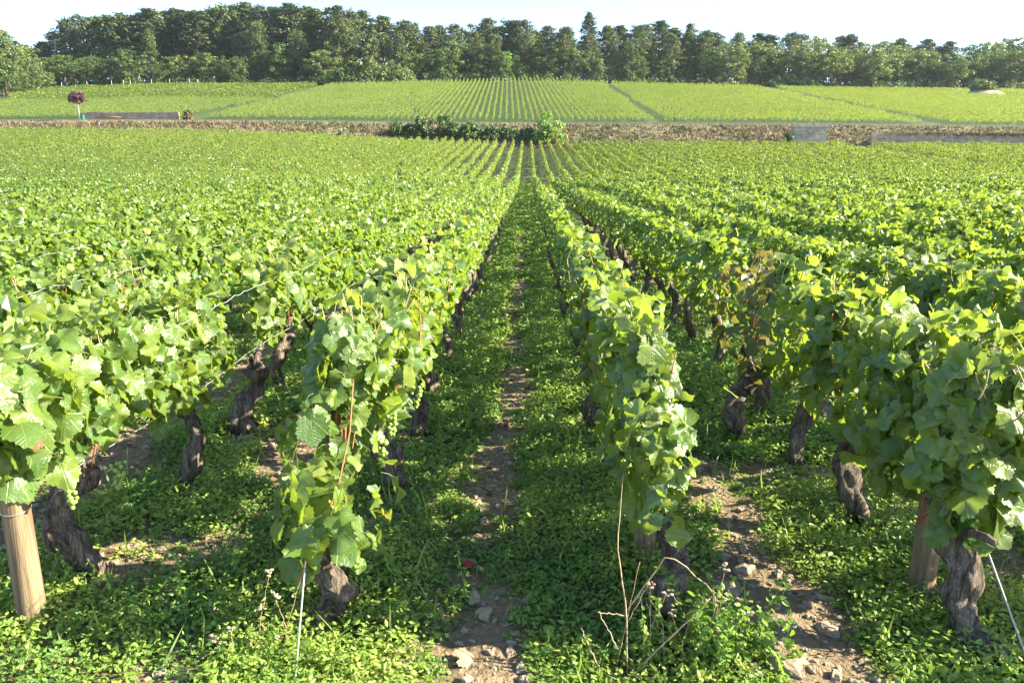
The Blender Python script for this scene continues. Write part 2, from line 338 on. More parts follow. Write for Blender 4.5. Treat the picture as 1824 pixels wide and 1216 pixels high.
green = np.clip(weed_density(GX, GY)*.85, 0, 1)*np.where(GY > 25, .85, .55); green = np.maximum(green, sstep(45, 62, GY)*.85); green = np.where(GY > 212, .75, green); green = np.where((GY > 121) & (GY < 212), 1.0, green)  # far aisles and hill tracks: grass green, kept dark to paint in row shade
dryf = sstep(101.5, 104, GY)*sstep(122, 119, GY)
dryf = np.maximum(dryf, sstep(210, 213, GY)*sstep(224, 216, GY)*.6)
lf = np.stack([green, dryf, np.zeros_like(green)], -1)
g = MB(); g.add(np.stack([GX, GY, GZ], -1), F, 0, lf)
tag(g.build("ground", M['ground']), kind="structure", label="stony brown vineyard soil rising into a hillside")

# the lane along the top of the bank
rx = np.linspace(-170, 170, 171); Vr = []
for y in (116.2, 117.2, 118.2, 119.2): Vr.append(np.stack([rx, np.full_like(rx, y), zt(rx, np.full_like(rx, y))+.07], -1))
n = len(rx); a = np.arange(n-1); Fr = np.concatenate([np.stack([q*n+a, q*n+a+1, (q+1)*n+a+1, (q+1)*n+a], -1) for q in range(3)])
tag(MB().add(np.concatenate(Vr), Fr).build("road", M['asphalt']), kind="structure", label="narrow grey lane along the top of the bank")

# ------------------------------------------------------------------ leaves
def vine_template(no, ring):
    ph = np.linspace(0, 2*math.pi, no, endpoint=False)-math.pi/2        # starts at the stalk notch
    d = np.abs((ph+math.pi/2+math.pi) % (2*math.pi)-math.pi)               # angle from the notch
    r = .50+.045*np.cos(5*(ph-math.pi/2))+.03*np.cos(3*(ph-math.pi/2))
    if no >= 14: r = np.where(d < .30, .30, r)
    if no >= 30: r = r*(1+.055*np.where(np.arange(no) % 2 == 0, 1, -1))
    c = np.array([0, .36]); O = np.stack([np.cos(ph)*r*1.06, np.sin(ph)*r+c[1]], -1)
    k = np.arange(no); k2 = (k+1) % no
    if ring:
        I = c+(O-c)*.55; V = np.concatenate([O, I, c[None]])
        Fq = np.stack([k, k2, no+k2, no+k], -1); Ft = np.stack([no+k, no+k2, np.full(no, 2*no)], -1)
        return np.concatenate([V, np.zeros((len(V), 1))], 1), [Fq, Ft]
    V = np.concatenate([O, c[None]]); return np.concatenate([V, np.zeros((len(V), 1))], 1), [np.stack([k, k2, np.full(no, no)], -1)]
T_QUAD = (np.array([[0, -.05, 0], [.48, .3, 0], [0, .95, 0], [-.48, .3, 0]]), [np.array([[0, 1, 2], [0, 2, 3]])])
T_HEX = (np.array([[0, -.05, 0], [.5, .12, 0], [.42, .68, 0], [0, .95, 0], [-.42, .68, 0], [-.5, .12, 0]]), [np.array([[0, 1, 2, 3], [0, 3, 4, 5]])])
T_OVATE = (np.array([[0, 0, 0], [.26, .35, 0], [.2, .75, 0], [0, 1, 0], [-.2, .75, 0], [-.26, .35, 0]]), [np.array([[0, 1, 2, 3], [0, 3, 4, 5]])])
T_BLADE = (np.array([[-.03, 0, 0], [.03, 0, 0], [.02, .6, 0], [0, 1, 0], [-.02, .6, 0]]), [np.array([[0, 1, 2, 4]]), np.array([[4, 2, 3]])])
TPL = [vine_template(38, True), vine_template(20, False), vine_template(9, False), T_HEX, T_QUAD]

def leaves(mb, rng, pos, nv, tip, size, tint, tpl, mat=0, fold=.28, droop=.3, wav=.09):
    T, F = tpl; n = len(pos)
    if n == 0: return
    z = nrm(nv); y = nrm(tip-(tip*z).sum(1, keepdims=True)*z); x = np.cross(y, z)
    tx = np.broadcast_to(T[None, :, 0], (n, len(T))); ty = np.broadcast_to(T[None, :, 1], (n, len(T)))
    f = rng.normal(fold, .34, (n, 1)); d = rng.normal(droop, .42, (n, 1)); w = rng.normal(0, wav, (n, 1)); p = rng.uniform(0, 6.28, (n, 1))
    ang = np.arctan2(tx, ty-.36+1e-6); rr = np.hypot(tx, ty-.36)
    tz = -f*np.abs(tx)*.55-d*np.maximum(ty, 0)**2*.5+w*np.sin(3*ang+p)*rr*3+rng.normal(0, .35, (n, 1))*tx*(ty-.36)
    P = np.asarray(pos)[:, None]+np.asarray(size)[:, None, None]*(tx[..., None]*x[:, None]+ty[..., None]*y[:, None]+tz[..., None]*z[:, None])
    m = len(T); off = (np.arange(n)*m)[:, None, None]
    lfv = np.stack([tx, ty, np.broadcast_to(np.asarray(tint)[:, None], tx.shape)], -1)
    mb.add(P, [(ff[None]+off).reshape(-1, ff.shape[1]) for ff in F], mat, lfv)

def hedge_points(rng, n, y0=-.55, y1=.55, zb=.46, ztop=.96, W=.07, end=0, seed=0):
    """leaf points, facing and tip directions for a metre of trellised vine row"""
    y = rng.uniform(y0, y1, n); t = rng.random(n); side = np.where(rng.random(n) < .5, -1., 1.)
    zz = zb+(ztop-zb)*t**.85
    topm = rng.random(n) < .2
    hv = .05*np.sin(y*9+seed*2.1)+.04*np.sin(y*23+seed); zz = np.where(topm, ztop-rng.random(n)*.10, zz)+hv*t
    w = W*(.62+.5*np.sin(np.clip((zz-zb)/(ztop-zb), 0, 1)*2.6+.35))*(1+.25*np.sin(y*11+seed*1.7+side)+.15*np.sin(zz*17+seed))
    q = 1-.6*rng.random(n)**2.2
    x = np.where(topm, rng.uniform(-1, 1, n)*w*.65, side*w*q)+rng.normal(0, .02, n)
    nv = np.stack([np.where(topm, x*2, side*.95), rng.normal(0, .45, n), np.where(topm, 1., .38+.0*t)], -1)+rng.normal(0, .52, (n, 3))
    tip = np.stack([np.where(topm, rng.normal(0, .45, n), side*.2), rng.normal(0, .5, n), np.where(topm, -.35, -1.)], -1)+rng.normal(0, .3, (n, 3))
    if end:
        k = rng.random(n) < .34; a = rng.uniform(-1.4, 1.4, n)
        x = np.where(k, np.sin(a)*w*.95, x); y = np.where(k, y0+.10-np.cos(a)*.16*(.6+.4*rng.random(n)), y)
        e = np.stack([np.sin(a), -np.cos(a), np.full(n, .35)], -1)+rng.normal(0, .33, (n, 3)); nv = np.where(k[:, None], e, nv)
        tp = np.stack([np.sin(a)*.3, -np.full(n, .2), -np.ones(n)], -1)+rng.normal(0, .3, (n, 3)); tip = np.where(k[:, None], tp, tip)
    return np.stack([x, y, zz], -1), nv, tip

def vine_foliage(seed, n, lod, size=(.05, .108), mats=None, petioles=False, **kw):
    rng = np.random.default_rng(seed); mb = MB()
    P, nv, tip = hedge_points(rng, n, seed=seed, **kw)
    sz = rng.uniform(*size, n)*np.where(rng.random(n) < .15, .6, 1); tint = np.clip(rng.beta(2.2, 2.4, n)*.95+np.where(rng.random(n) < .02, .3, 0), 0, 1)
    leaves(mb, rng, P, nv, tip, sz, tint, TPL[lod])
    # young shoots above the trimmed top
    m = max(6, n//14); yt = rng.uniform(kw.get('y0', -.5), kw.get('y1', .5), m); zt_ = kw.get('ztop', .96)
    Pt = np.stack([rng.normal(0, .08, m), yt, zt_+rng.uniform(0, .11, m)], -1)
    leaves(mb, rng, Pt, rng.normal(0, .6, (m, 3))+[0, 0, .8], rng.normal(0, 1, (m, 3)), rng.uniform(.04, .08, m), np.clip(rng.normal(.75, .12, m), 0, .95), TPL[min(lod+1, 3)])
    if petioles:
        for p, v, t, s in list(zip(P, nv, tip, sz))[::2]:
            b = p-nrm(v)*.04-nrm(t)*.05+rng.normal(0, .012, 3); V, Fs = tube([p, (p+b)/2+[0, 0, .008], b], .0017, 3, False); mb.add(V, Fs, 1)
    return mb

def vine_trunk(seed, h=.46, lean=(0, 0), r=.05, hi=True):
    rng = np.random.default_rng(seed+900); n = 34 if hi else 12; s = 22 if hi else 8
    t = np.linspace(0, 1, n); r = r*.88; p1, p2 = rng.uniform(0, 6.28, 2)
    x = lean[0]*t+.05*np.sin(t*6+p1)*(.3+t); y = lean[1]*t+.055*np.sin(t*7+p2)*(.3+t)
    P = np.stack([x-x[0], y-y[0], -.06+(h+.06)*t], -1)
    rad = r*(1.15-.35*t+.28*np.exp(-((t-.93)/.1)**2)+.16*np.exp(-((t-.45-.2*rng.random())/.1)**2)+.25*np.exp(-(t/.1)**2))
    q = rng.uniform(0, 6.28, 4)
    def lump(tt, a):
        v = 1+.20*np.sin(2*a+tt*7+q[0])+.13*np.sin(4*a-tt*9+q[1])+.15*np.sin(tt*26+a+q[2])+.10*np.sin(7*a+tt*14+q[3])
        return v+rng.normal(0, .07, v.shape)
    V, Fs = tube(P, rad, s, True, lump)
    mb = MB().add(V, Fs)
    if hi:      # short knotted arms at the head
        top = P[-2]
        for sgn in (-1, 1):
            L = rng.uniform(.12, .3); k = np.linspace(0, 1, 7)
            A = top+np.stack([rng.normal(0, .03)*k, sgn*L*k, .06*np.sin(k*2)+.05*k], -1)
            V, Fs = tube(A, .024*(1-.55*k), 9, True, lambda tt, a: 1+.2*np.sin(2*a+tt*12)+.1*np.sin(5*a)); mb.add(V, Fs)
    return mb, P[-1]

def cane_tube(mb, rng, base, top, r=.0045, mat=0):
    k = np.linspace(0, 1, 6)[:, None]; b = np.asarray(base); t = np.asarray(top)
    P = b+(t-b)*k+np.sin(k*3.1)*rng.normal(0, .055, 3)*np.linalg.norm(t-b)*[1, 1, .2]
    V, Fs = tube(P, r*(1-.45*k[:, 0]), 5); mb.add(V, Fs, mat)

def grapes(seed, L=.11):
    rng = np.random.default_rng(seed); mb = MB()
    st = np.linspace(0, math.pi, 6)[1:-1]; lon = np.arange(8)*2*math.pi/8
    S = np.array([[np.sin(a)*np.cos(b), np.sin(a)*np.sin(b), np.cos(a)] for a in st for b in lon]+[[0, 0, 1], [0, 0, -1]])
    q = [[i*8+j, i*8+(j+1) % 8, (i+1)*8+(j+1) % 8, (i+1)*8+j] for i in range(3) for j in range(8)]
    tr = [[32, (j+1) % 8, j] for j in range(8)]+[[33, 24+j, 24+(j+1) % 8] for j in range(8)]
    for k in range(34):
        t = rng.random(); w = .032*(1-t*.75); a = rng.uniform(0, 6.28); rr = w*math.sqrt(rng.random())
        c = np.array([math.cos(a)*rr, math.sin(a)*rr, -L*t]); mb.add(S*rng.uniform(.0075, .0095)+c, [np.array(q), np.array(tr)])
    return mb

ORD = ["first", "second", "third", "fourth", "fifth", "sixth", "seventh", "eighth", "ninth", "tenth", "eleventh", "twelfth", "thirteenth", "fourteenth", "fifteenth",
       "sixteenth", "seventeenth", "eighteenth", "nineteenth", "twentieth", "twenty-first", "twenty-second", "twenty-third", "twenty-fourth", "twenty-fifth", "twenty-sixth",
       "twenty-seventh", "twenty-eighth", "twenty-ninth", "thirtieth", "thirty-first", "thirty-second", "thirty-third", "thirty-fourth", "thirty-fifth", "thirty-sixth",
       "thirty-seventh", "thirty-eighth", "thirty-ninth", "fortieth"]
VG = "grapevines planted in trellised rows"

# plant positions: (row, y); explicit near the camera, about .95 m apart beyond
NEAR = {-1: [2.92, 3.75, 4.6, 5.5], 1: [3.02, 3.85, 4.75], -2: [2.86, 3.84, 5.45], 2: [2.72, 3.40, 4.2, 5.06, 6.16]}
rngp = np.random.default_rng(5)
plants = []
for k in [q for q in range(-75, 76) if q]:
    ys_ = list(NEAR.get(k, [2.5+rngp.random()*.6])); y = ys_[-1]
    while y < 101.5: y += .95+rngp.normal(0, .05); ys_.append(y)
    x = row_x(k)
    if abs(x) > 76: continue
    if 38.4 < x < 42.6: continue                                # grass strip between two parcels
    for y in ys_: plants.append((k, x, y))
plants = np.array(plants)
dep = plants[:, 2]*math.cos(TH)+(H-.7)*math.sin(TH); px = 939+FPX*(plants[:, 1]-CX)/dep
inframe = (px > -70-120/np.maximum(plants[:, 2], .5)) & (px < 1894+120/np.maximum(plants[:, 2], .5))
marg = inframe | ((px > -420) & (px < 2900) & (plants[:, 2] < 60)) | ((px > -200) & (px < 2150))
order = np.argsort(np.where(inframe, np.hypot(plants[:, 1]-CX, plants[:, 2]), 1e9))
solo = set(order[:294].tolist())

mid_trunk = [vine_trunk(60+s, r=.045, hi=False)[0].mesh("trunk", [M['bark']]) for s in range(3)]
mid_fol = [vine_foliage(200+s, 370, 1, size=(.048, .095)).mesh("foliage", [M['vine'], M['petiole']]) for s in range(6)]
far_fol = [vine_foliage(300+q, 370, 2, size=(.05, .09)).mesh("foliage", [M['vine'], M['petiole']]) for q in range(7)]

def vname(k, i, px_):
    row = f"{ORD[abs(k)-1]} row {'left' if k < 0 else 'right'} of the central grassy aisle"
    return f"{ORD[i]} grapevine from the near end, {row}"
SPECIAL = {(-1, 0): "row-end grapevine with bare red canes and hanging grapes, left of the central aisle",
           (1, 0): "row-end grapevine draped low over its post, right of the central aisle, dead stalks before it",
           (-2, 0): "leafy grapevine beside the bare wooden post at the picture's left edge",
           (-2, 1): "grapevine on a twisted trunk, just before the gap with the headless stump",
           (2, 0): "grapevine on a thick slanting grey trunk at the picture's lower right corner",
           (2, 1): "grapevine with a squat cut trunk just behind the right row's short post",
           (2, 2): "grapevine on a knobbly twisted trunk, third in the second row right of the aisle",
           (2, 3): "half withered brownish grapevine in the second row right of the central aisle"}
cnt = {}; entered = {}
for idx in range(len(plants)):
    k, x, y = int(plants[idx, 0]), plants[idx, 1], plants[idx, 2]
    if idx not in solo: continue
    i = cnt.get(k, 0); cnt[k] = i+1
    z = float(zt(x, y)); d = math.hypot(x-CX, y); seed = int(idx*7+13); rng = np.random.default_rng(seed)
    lab = SPECIAL.get((k, i))
    if not lab:
        if abs(k) <= 2: lab = vname(k, i, 0)
        else: lab = f"{ORD[i]} grapevine in from the {'left' if k < 0 else 'right'} picture edge, {ORD[abs(k)-1]} row {'left' if k < 0 else 'right'} of the aisle"
    if d < 6.3:
        o = empty("grapevine", (x, y, z), lab, "grapevine", VG)
        kw = dict(ztop=.96+rng.normal(0, .03)); n = 420; hi = d < 4.4; trunk_kw = dict(r=.052+rng.normal(0, .006), h=.46)
        if k < -1: kw['ztop'] -= .05
        fm = [M['vine_near'], M['petiole']]
        if (k, i) == (-1, 0):
            rg = np.random.default_rng(4); mb = vine_foliage(4, 190, 0, petioles=True, y0=-.14, y1=.45, zb=.72, ztop=1.0, W=.10, end=1)
            m2 = vine_foliage(5, 95, 0, petioles=True, y0=-.50, y1=-.08, zb=.27, ztop=.55, W=.135, end=1); mb.add(np.concatenate(m2.v), [f for f in m2.f], 0, np.concatenate(m2.a))
            m4 = vine_foliage(16, 34, 0, petioles=True, y0=-.3, y1=.0, zb=.5, ztop=.74, W=.12, end=1); V4 = np.concatenate(m4.v)-[.08, 0, 0]; mb.add(V4, [f for f in m4.f], 0, np.concatenate(m4.a))
            m3 = vine_foliage(6, 55, 0, petioles=True, y0=.2, y1=.5, zb=.56, ztop=.92, W=.13); mb.add(np.concatenate(m3.v), [f for f in m3.f], 0, np.concatenate(m3.a))
        elif (k, i) == (1, 0): mb = vine_foliage(7, 300, 0, petioles=True, y0=-.22, y1=.5, zb=.36, ztop=1.0, W=.085, end=1)
        if (k, i) == (1, 0): m2 = vine_foliage(15, 110, 0, petioles=True, y0=-.52, y1=-.1, zb=.36, ztop=.78, W=.075, end=1); mb.add(np.concatenate(m2.v), [f for f in m2.f], 0, np.concatenate(m2.a))
        if (k, i) in ((1, 0), (-1, 0)): pass
        elif (k, i) == (2, 0): mb = vine_foliage(8, 560, 0, petioles=True, y0=-.25, y1=.5, zb=.43, ztop=1.02, W=.155, end=1, size=(.06, .12))
        elif (k, i) == (-2, 0): mb = vine_foliage(9, 470, 0, petioles=True, y0=-.5, y1=.5, zb=.60, ztop=.99, W=.14, end=1, size=(.06, .12))
        elif (k, i) == (-2, 1): mb = vine_foliage(10, 380, 0, petioles=True, y0=-.5, y1=.42, zb=.48, ztop=.94, W=.11)
        elif (k, i) == (2, 3): mb = vine_foliage(11, 150, 1, zb=.4, ztop=.98, W=.2); fm = [M['rust'], M['petiole']]
        elif hi: mb = vine_foliage(seed, n, 0, petioles=True, **kw)
        else: mb = vine_foliage(seed, 400, 1, **kw)
        fo = mb.build("foliage", fm, o)
        if (k, i) == (2, 0): trunk_kw = dict(r=.054, h=.40, lean=(-.22, .28))
        if (k, i) in ((-1, 0), (1, 0)): trunk_kw = dict(r=.05, h=.27, lean=(.03, .05))
        tm, top = vine_trunk(seed, hi=True, **trunk_kw)
        tr = tm.build("trunk", M['bark'], o)
        off = {(2, 0): (.10, -.42, 0), (-1, 0): (-.05, -.40, 0), (1, 0): (.03, -.40, 0)}.get((k, i))
        if off: tr.location = off; top = top+np.array(off)
        for c in range(5):
            cm = MB(); cane_tube(cm, rng, top+[rng.normal(0, .02), rng.normal(0, .12), -.02], [rng.normal(0, .07), rng.uniform(-.42, .42), kw['ztop']+rng.uniform(-.05, .02)]); cm.build("cane", M['cane'], o)
        if (k, i) == (-1, 0):
            for c in range(6):
                cm = MB(); cane_tube(cm, rng, [rng.normal(-.02, .012), -.12+rng.normal(0, .02), .44], [rng.normal(.0, .03), -.1+rng.normal(0, .03), .95], .0065); cm.build("cane", M['cane'], o)
        for c in range(9 if hi else 6):
            sm = MB(); b = np.array([rng.normal(0, .06), rng.uniform(-.12 if (k, i) in ((1, 0), (-1, 0)) else -.45, .45), kw['ztop']-.04]); cane_tube(sm, rng, b, b+[rng.normal(0, .035), rng.normal(0, .035), rng.uniform(.06, .15)], .003); sm.build("cut_shoot", M['stub'], o)
        ng = {(-1, 0): [(.14, .12, .62), (.12, .0, .55), (.02, -.34, .46)], (2, 0): [(.12, -.2, .55), (-.14, .1, .52), (-.05, -.28, .50)], (-2, 0): [(.1, -.2, .50), (.14, .05, .46)], (-1, 1): [(.17, -.2, .60)]}.get((k, i), [])
        for q, c in enumerate(ng):
            gc = grapes(seed+q).build("grape_cluster", M['grape'], o); gc.location = c
    elif d < 11 or (abs(k) <= 2 and d < 14):
        o = empty("grapevine", (x, y, z), lab, "grapevine", VG, rz=math.pi*(rng.random() < .5), s=(1, 1, 1+rng.normal(0, .035)-(.02 if k < -1 else 0)))
        link("foliage", mid_fol[rng.integers(6)], o)
        link("trunk", mid_trunk[rng.integers(3)], o)
    else:
        o = empty("grapevine", (x, y, z), lab, "grapevine", VG, rz=math.pi*(rng.random() < .5), s=(1, 1.02, 1+rng.normal(0, .07)))
        link("foliage", far_fol[rng.integers(7)], o); link("trunk", mid_trunk[rng.integers(3)], o)

# every further vine of the lower field and the hillside: one mass of leaves
rng = np.random.default_rng(77); mass = MB()
def vine_mass(px_, py_, n, size, ztop, W, tpl, mat, rot=0.0, zb=.35):
    m = len(px_)
    if m == 0: return
    P, nv, tip = hedge_points(rng, m*n, zb=zb, ztop=ztop, W=W)
    keepv = rng.random(m) > .025; px_, py_ = px_[keepv], py_[keepv]; m = len(px_); P, nv, tip = P[:m*n], nv[:m*n], tip[:m*n]
    hs = np.repeat(rng.normal(1, .09, m)+(vnoise(px_*.4, py_*.25, 41)-.5)*.22, n); P[:, 2] *= hs
    if rot:
        c, s = math.cos(rot), math.sin(rot); Rm = np.array([[c, s, 0], [-s, c, 0], [0, 0, 1]]); P = P@Rm; nv = nv@Rm; tip = tip@Rm
    X = np.repeat(px_, n)+P[:, 0]; Y = np.repeat(py_, n)+P[:, 1]; Z = np.repeat(zt(px_, py_), n)+P[:, 2]
    tint = np.clip(rng.beta(2.2, 2.2, m*n)*.75+np.repeat(rng.normal(.10, .08, m)+(vnoise(px_*.09, py_*.06, 61)-.5)*.35+(vnoise(px_*.5, py_*.3, 62)-.5)*.3, n), 0, .95)
    leaves(mass, rng, np.stack([X, Y, Z], -1), nv, tip, rng.uniform(*size, m*n), tint, tpl, mat)
rest = np.array([q for q in range(len(plants)) if q not in solo and marg[q]]); rp_ = plants[rest]
for y0, y1, n, size, tp in ((0, 30, 300, (.055, .10), TPL[3]), (30, 48, 210, (.075, .12), TPL[3]), (48, 75, 140, (.09, .145), TPL[4]), (75, 110, 110, (.10, .16), TPL[4])):
    q = (rp_[:, 2] >= y0) & (rp_[:, 2] < y1); 
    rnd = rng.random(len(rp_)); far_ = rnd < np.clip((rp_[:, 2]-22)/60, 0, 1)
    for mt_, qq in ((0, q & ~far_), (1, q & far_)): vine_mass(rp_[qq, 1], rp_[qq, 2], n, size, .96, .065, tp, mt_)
# hillside parcels: rows up the slope, split by tracks at x = -52, 18.5, 60
hx, hy = [], []; MX, MY = ground_at(1752, 170)[:2]
for x in np.arange(-150, 165, .98):
    for y in np.arange(122.6, 211.5, 1.0):
        xx = x-.024*(y-122)
        if abs(xx) > y*.72+8: continue
        if -51.6 < xx < -47.8+(y-122)*-.02 or 18.8 < xx < 20.5 or 58.4 < xx < 61.8: continue
        if ((xx-MX)/8)**2+((y-MY+1.5)/5.5)**2 < 1: continue
        if xx < -50 and y > 163: continue
        hx.append(xx); hy.append(y)
hx = np.array(hx)+rng.normal(0, .05, len(hx)); hy = np.array(hy)
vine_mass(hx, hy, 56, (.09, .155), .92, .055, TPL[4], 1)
cx_, cy_ = [], []
for y in np.arange(164.5, 211, 1.25):
    for x in np.arange(-155, -53, 1.0):
        if abs(x) < y*.72+8 and x > -.595*y-6+(212-y)*.0: cx_.append(x); cy_.append(y)
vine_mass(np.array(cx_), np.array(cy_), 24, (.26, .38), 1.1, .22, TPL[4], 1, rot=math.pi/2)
tag(mass.build("grapevine_rows", [M['vine'], M['vine_far']], smooth=False), "rows of further grapevines filling the lower field and the hillside", "vineyard", kind="stuff")

# ------------------------------------------------------------------ trellis: posts, wires, the headless stump
def post(x, y, h, r, lab, lean=(0, 0)):
    z0 = float(zt(x, y)); k = np.linspace(0, 1, 12)
    P = np.stack([lean[0]*k, lean[1]*k, -.12+(h+.12)*k], -1)
    o = empty("wooden_post", (x, y, z0), lab, "post", "wooden end posts of the vine rows")
    V, Fs = tube(P, r*(1.04-.12*k), 20, True, lambda t, a: 1+.015*np.sin(3*a+t*5)+.01*np.sin(11*a)); MB().add(V, Fs).build("post_shaft", M['post'], o)
    for hh in ((.72, .45) if h > .9 else (.5,)):
        a = np.linspace(0, 2*math.pi, 25); rr = r*1.01
        V, Fs = tube(np.stack([np.cos(a)*rr+lean[0]*hh, np.sin(a)*rr+lean[1]*hh, hh+.01*np.sin(a)], -1), .0022, 5, False); MB().add(V, Fs).build("wire_loop", M['wire'], o)
post(-1.605, 2.52, .98, .046, "thick bare wooden post at the picture's left edge", (-.03, .02))
post(-.60, 2.90, .92, .045, "wooden post behind bare red canes, left of the central aisle", (.0, .02))
post(.63, 3.02, .95, .045, "wooden post half hidden by hanging leaves, right of the central aisle", (-.02, .03))
post(1.63, 2.77, .9, .046, "short wooden post in front of the squat trunk at right", (.03, .03))
def wire(x, y0, y1, z0, lab, r=.0022, wob=.006, seed=1):
    rg = np.random.default_rng(seed); n = 90; y = np.linspace(y0, y1, n)
    P = np.stack([x+rg.normal(0, wob*.4, n), y, z0+.012*np.sin(y*3)+rg.normal(0, wob*.5, n)+zt(np.full(n, x), y)*0], -1)
    V, Fs = tube(P, r, 6); o = MB().add(V, Fs).build("trellis_wire", M['wire']); return tag(o, lab, "wire", "trellis wires stretched along the vine rows")
wire(row_x(-2)+.09, 2.5, 7.5, .88, "thin pale upper wire of the second row left of the aisle", seed=1)
wire(row_x(-2)+.10, 2.5, 9, .52, "thin pale lower wire of the second row left of the aisle", .0022, .002, 2)
wire(row_x(-3)+.05, 3.2, 9, .91, "thin pale wire along the third row left of the aisle", seed=3)
wire(row_x(-4)+.05, 4, 10, .92, "thin pale wire along the fourth row left of the aisle", seed=4)
wire(row_x(-5)+.05, 5, 12, .93, "thin pale wire along the fifth row left of the aisle", seed=5)
wire(row_x(2)-.12, 4.2, 7.5, .72, "thin pale wire beside the withered vine, second row right of the aisle", .0022, .002, 6)
def anchor(p0, p1, lab):
    k = np.linspace(0, 1, 30)[:, None]; P = np.asarray(p0)+(np.asarray(p1)-p0)*k; V, Fs = tube(P, .0032, 6)
    tag(MB().add(V, Fs).build("anchor_wire", M['wire']), lab, "wire")
anchor(np.array([-.60, 2.62, .62]), np.array([-.57, 2.12, -.02]), "taut pale guy wire from the left post down to the ground")
anchor(np.array([1.63, 2.55, .52]), np.array([1.75, 2.22, -.02]), "taut pale guy wire beside the slanting trunk at lower right")
def stump(x, y, lab, h, seed, lean=(.05, .0)):
    mb, top = vine_trunk(seed, h=h, lean=lean, r=.058)
    o = mb.build("vine_stump", M['bark']); o.location = (x, y, float(zt(x, y))); tag(o, lab, "stump")
stump(-1.56, 4.6, "headless grey vine stump in the gap of the second row left of the aisle", .40, 31, (.02, .05))
stump(1.42, 4.62, "dark twisted dead stump beside the withered vine, right of the aisle", .36, 35, (.03, .02))

# ------------------------------------------------------------------ weeds, pebbles, stones, fallen leaves
rng = np.random.default_rng(21); wd = MB()
def weeds(x0, x1, y0, y1, per_m2, size, hmax, K=9, thr=None):
    n = int((x1-x0)*(y1-y0)*per_m2); x = rng.uniform(x0, x1, n); y = rng.uniform(y0, y1, n)
    lim = np.abs(x-CX) < y*.72+.35
    d = weed_density(x, y); keep = lim & (rng.random(n) < d*(.6+.4*sstep(.25, .5, vnoise(x*4, y*4, 35)))); x, y, d = x[keep], y[keep], d[keep]; n = len(x)
    hp = hmax*(.25+.75*vnoise(x*1.7, y*1.7, 31)*rng.random(n))*d; zz = zt(x, y)
    a = rng.uniform(0, 6.28, (n, K)); rr = rng.uniform(.0, 1, (n, K))*np.maximum(hp, .03)[:, None]*.8; hh = rng.random((n, K))*hp[:, None]+.006
    P = np.stack([x[:, None]+np.cos(a)*rr, y[:, None]+np.sin(a)*rr, zz[:, None]+hh], -1).reshape(-1, 3); m = n*K
    out = np.stack([np.cos(a), np.sin(a), np.zeros_like(a)], -1).reshape(-1, 3)
    nv = np.array([0, 0, 1.])+out*.25+rng.normal(0, .35, (m, 3)); tip = out+rng.normal(0, .4, (m, 3))+[0, 0, .25]
    tint = np.clip(np.repeat((vnoise(x*2.6, y*2.6, 33)+vnoise(x*7, y*7, 34)-1)*.8+.52+rng.normal(0, .14, n), K)+rng.normal(0, .1, m), 0, 1)
    leaves(wd, rng, P, nv, tip, rng.uniform(*size, m), tint, T_OVATE, 0, .3, .2)
    return x, y, zz
weeds(-4.2, 4.2, 1.9, 4.2, 1500, (.012, .030), .15)
weeds(-5, 5, 4.2, 8.0, 800, (.022, .042), .15)
weeds(-4.5, 4.5, 8.0, 14, 300, (.035, .06), .14)
weeds(-1.6, 1.6, 14, 30, 160, (.06, .10), .13, 7)
weeds(-.6, .6, 30, 60, 60, (.10, .17), .14, 6)
# taller sprigs
n = 300; x = rng.uniform(-2.6, 2.6, n); y = rng.uniform(2.0, 7, n); kp = (rng.random(n) < weed_density(x, y)**2); x, y = x[kp], y[kp]
for xi, yi in zip(x, y):
    h = rng.uniform(.10, .26); K = 14; t = np.linspace(.15, 1, K); ln = rng.normal(0, .05, 2); a = np.arange(K)*2.4
    base = np.array([xi, yi, float(zt(xi, yi))]); ax_ = base+np.stack([ln[0]*t, ln[1]*t, h*t], -1); out = np.stack([np.cos(a), np.sin(a), .5+0*a], -1)
    leaves(wd, rng, ax_, out*[.6, .6, 1]+[0, 0, .6], out, .038*(1.15-.75*t), np.full(K, rng.uniform(.5, .95)), T_OVATE)
    V, Fs = tube([base, base+[ln[0]*.5, ln[1]*.5, h*.5], base+[ln[0], ln[1], h]], .0016, 3, False); wd.add(V, Fs, 0, np.tile([0, 0, .6], (len(V), 1)))
# broad-leaved rosettes
n = 420; x = rng.uniform(-3.4, 3.4, n); y = rng.uniform(1.95, 8, n); kp = rng.random(n) < weed_density(x, y)*.8+.08; x, y = x[kp], y[kp]; n = len(x); K = 8
a = (np.arange(K)*2.4)[None]+rng.uniform(0, 6.28, (n, 1)); out = np.stack([np.cos(a), np.sin(a), np.full_like(a, .5)], -1).reshape(-1, 3); q0 = np.repeat(np.stack([x, y, zt(x, y)+.02], -1), K, 0)
leaves(wd, rng, q0, out*[.35, .35, 1]+[0, 0, .7], out+rng.normal(0, .2, out.shape), np.repeat(rng.uniform(.04, .085, n), K)*rng.uniform(.7, 1.1, n*K), np.repeat(rng.uniform(.0, .7, n), K), T_OVATE, 0, .3, .9)
# grass blades
n = 8000; x = rng.uniform(-3, 3, n); y = rng.uniform(2, 12, n); kp = rng.random(n) < weed_density(x, y)*.6; x, y = x[kp], y[kp]; n = len(x)
leaves(wd, rng, np.stack([x, y, zt(x, y)], -1), rng.normal(0, 1, (n, 3))*[1, 1, .2], rng.normal(0, .35, (n, 3))+[0, 0, 1], rng.uniform(.06, .17, n), rng.uniform(.4, 1, n), T_BLADE, 0, .0, .8)
tag(wd.build("ground_weeds", M['weed'], smooth=False), "low green weeds carpeting the soil between the vine rows", "weeds", kind="stuff")

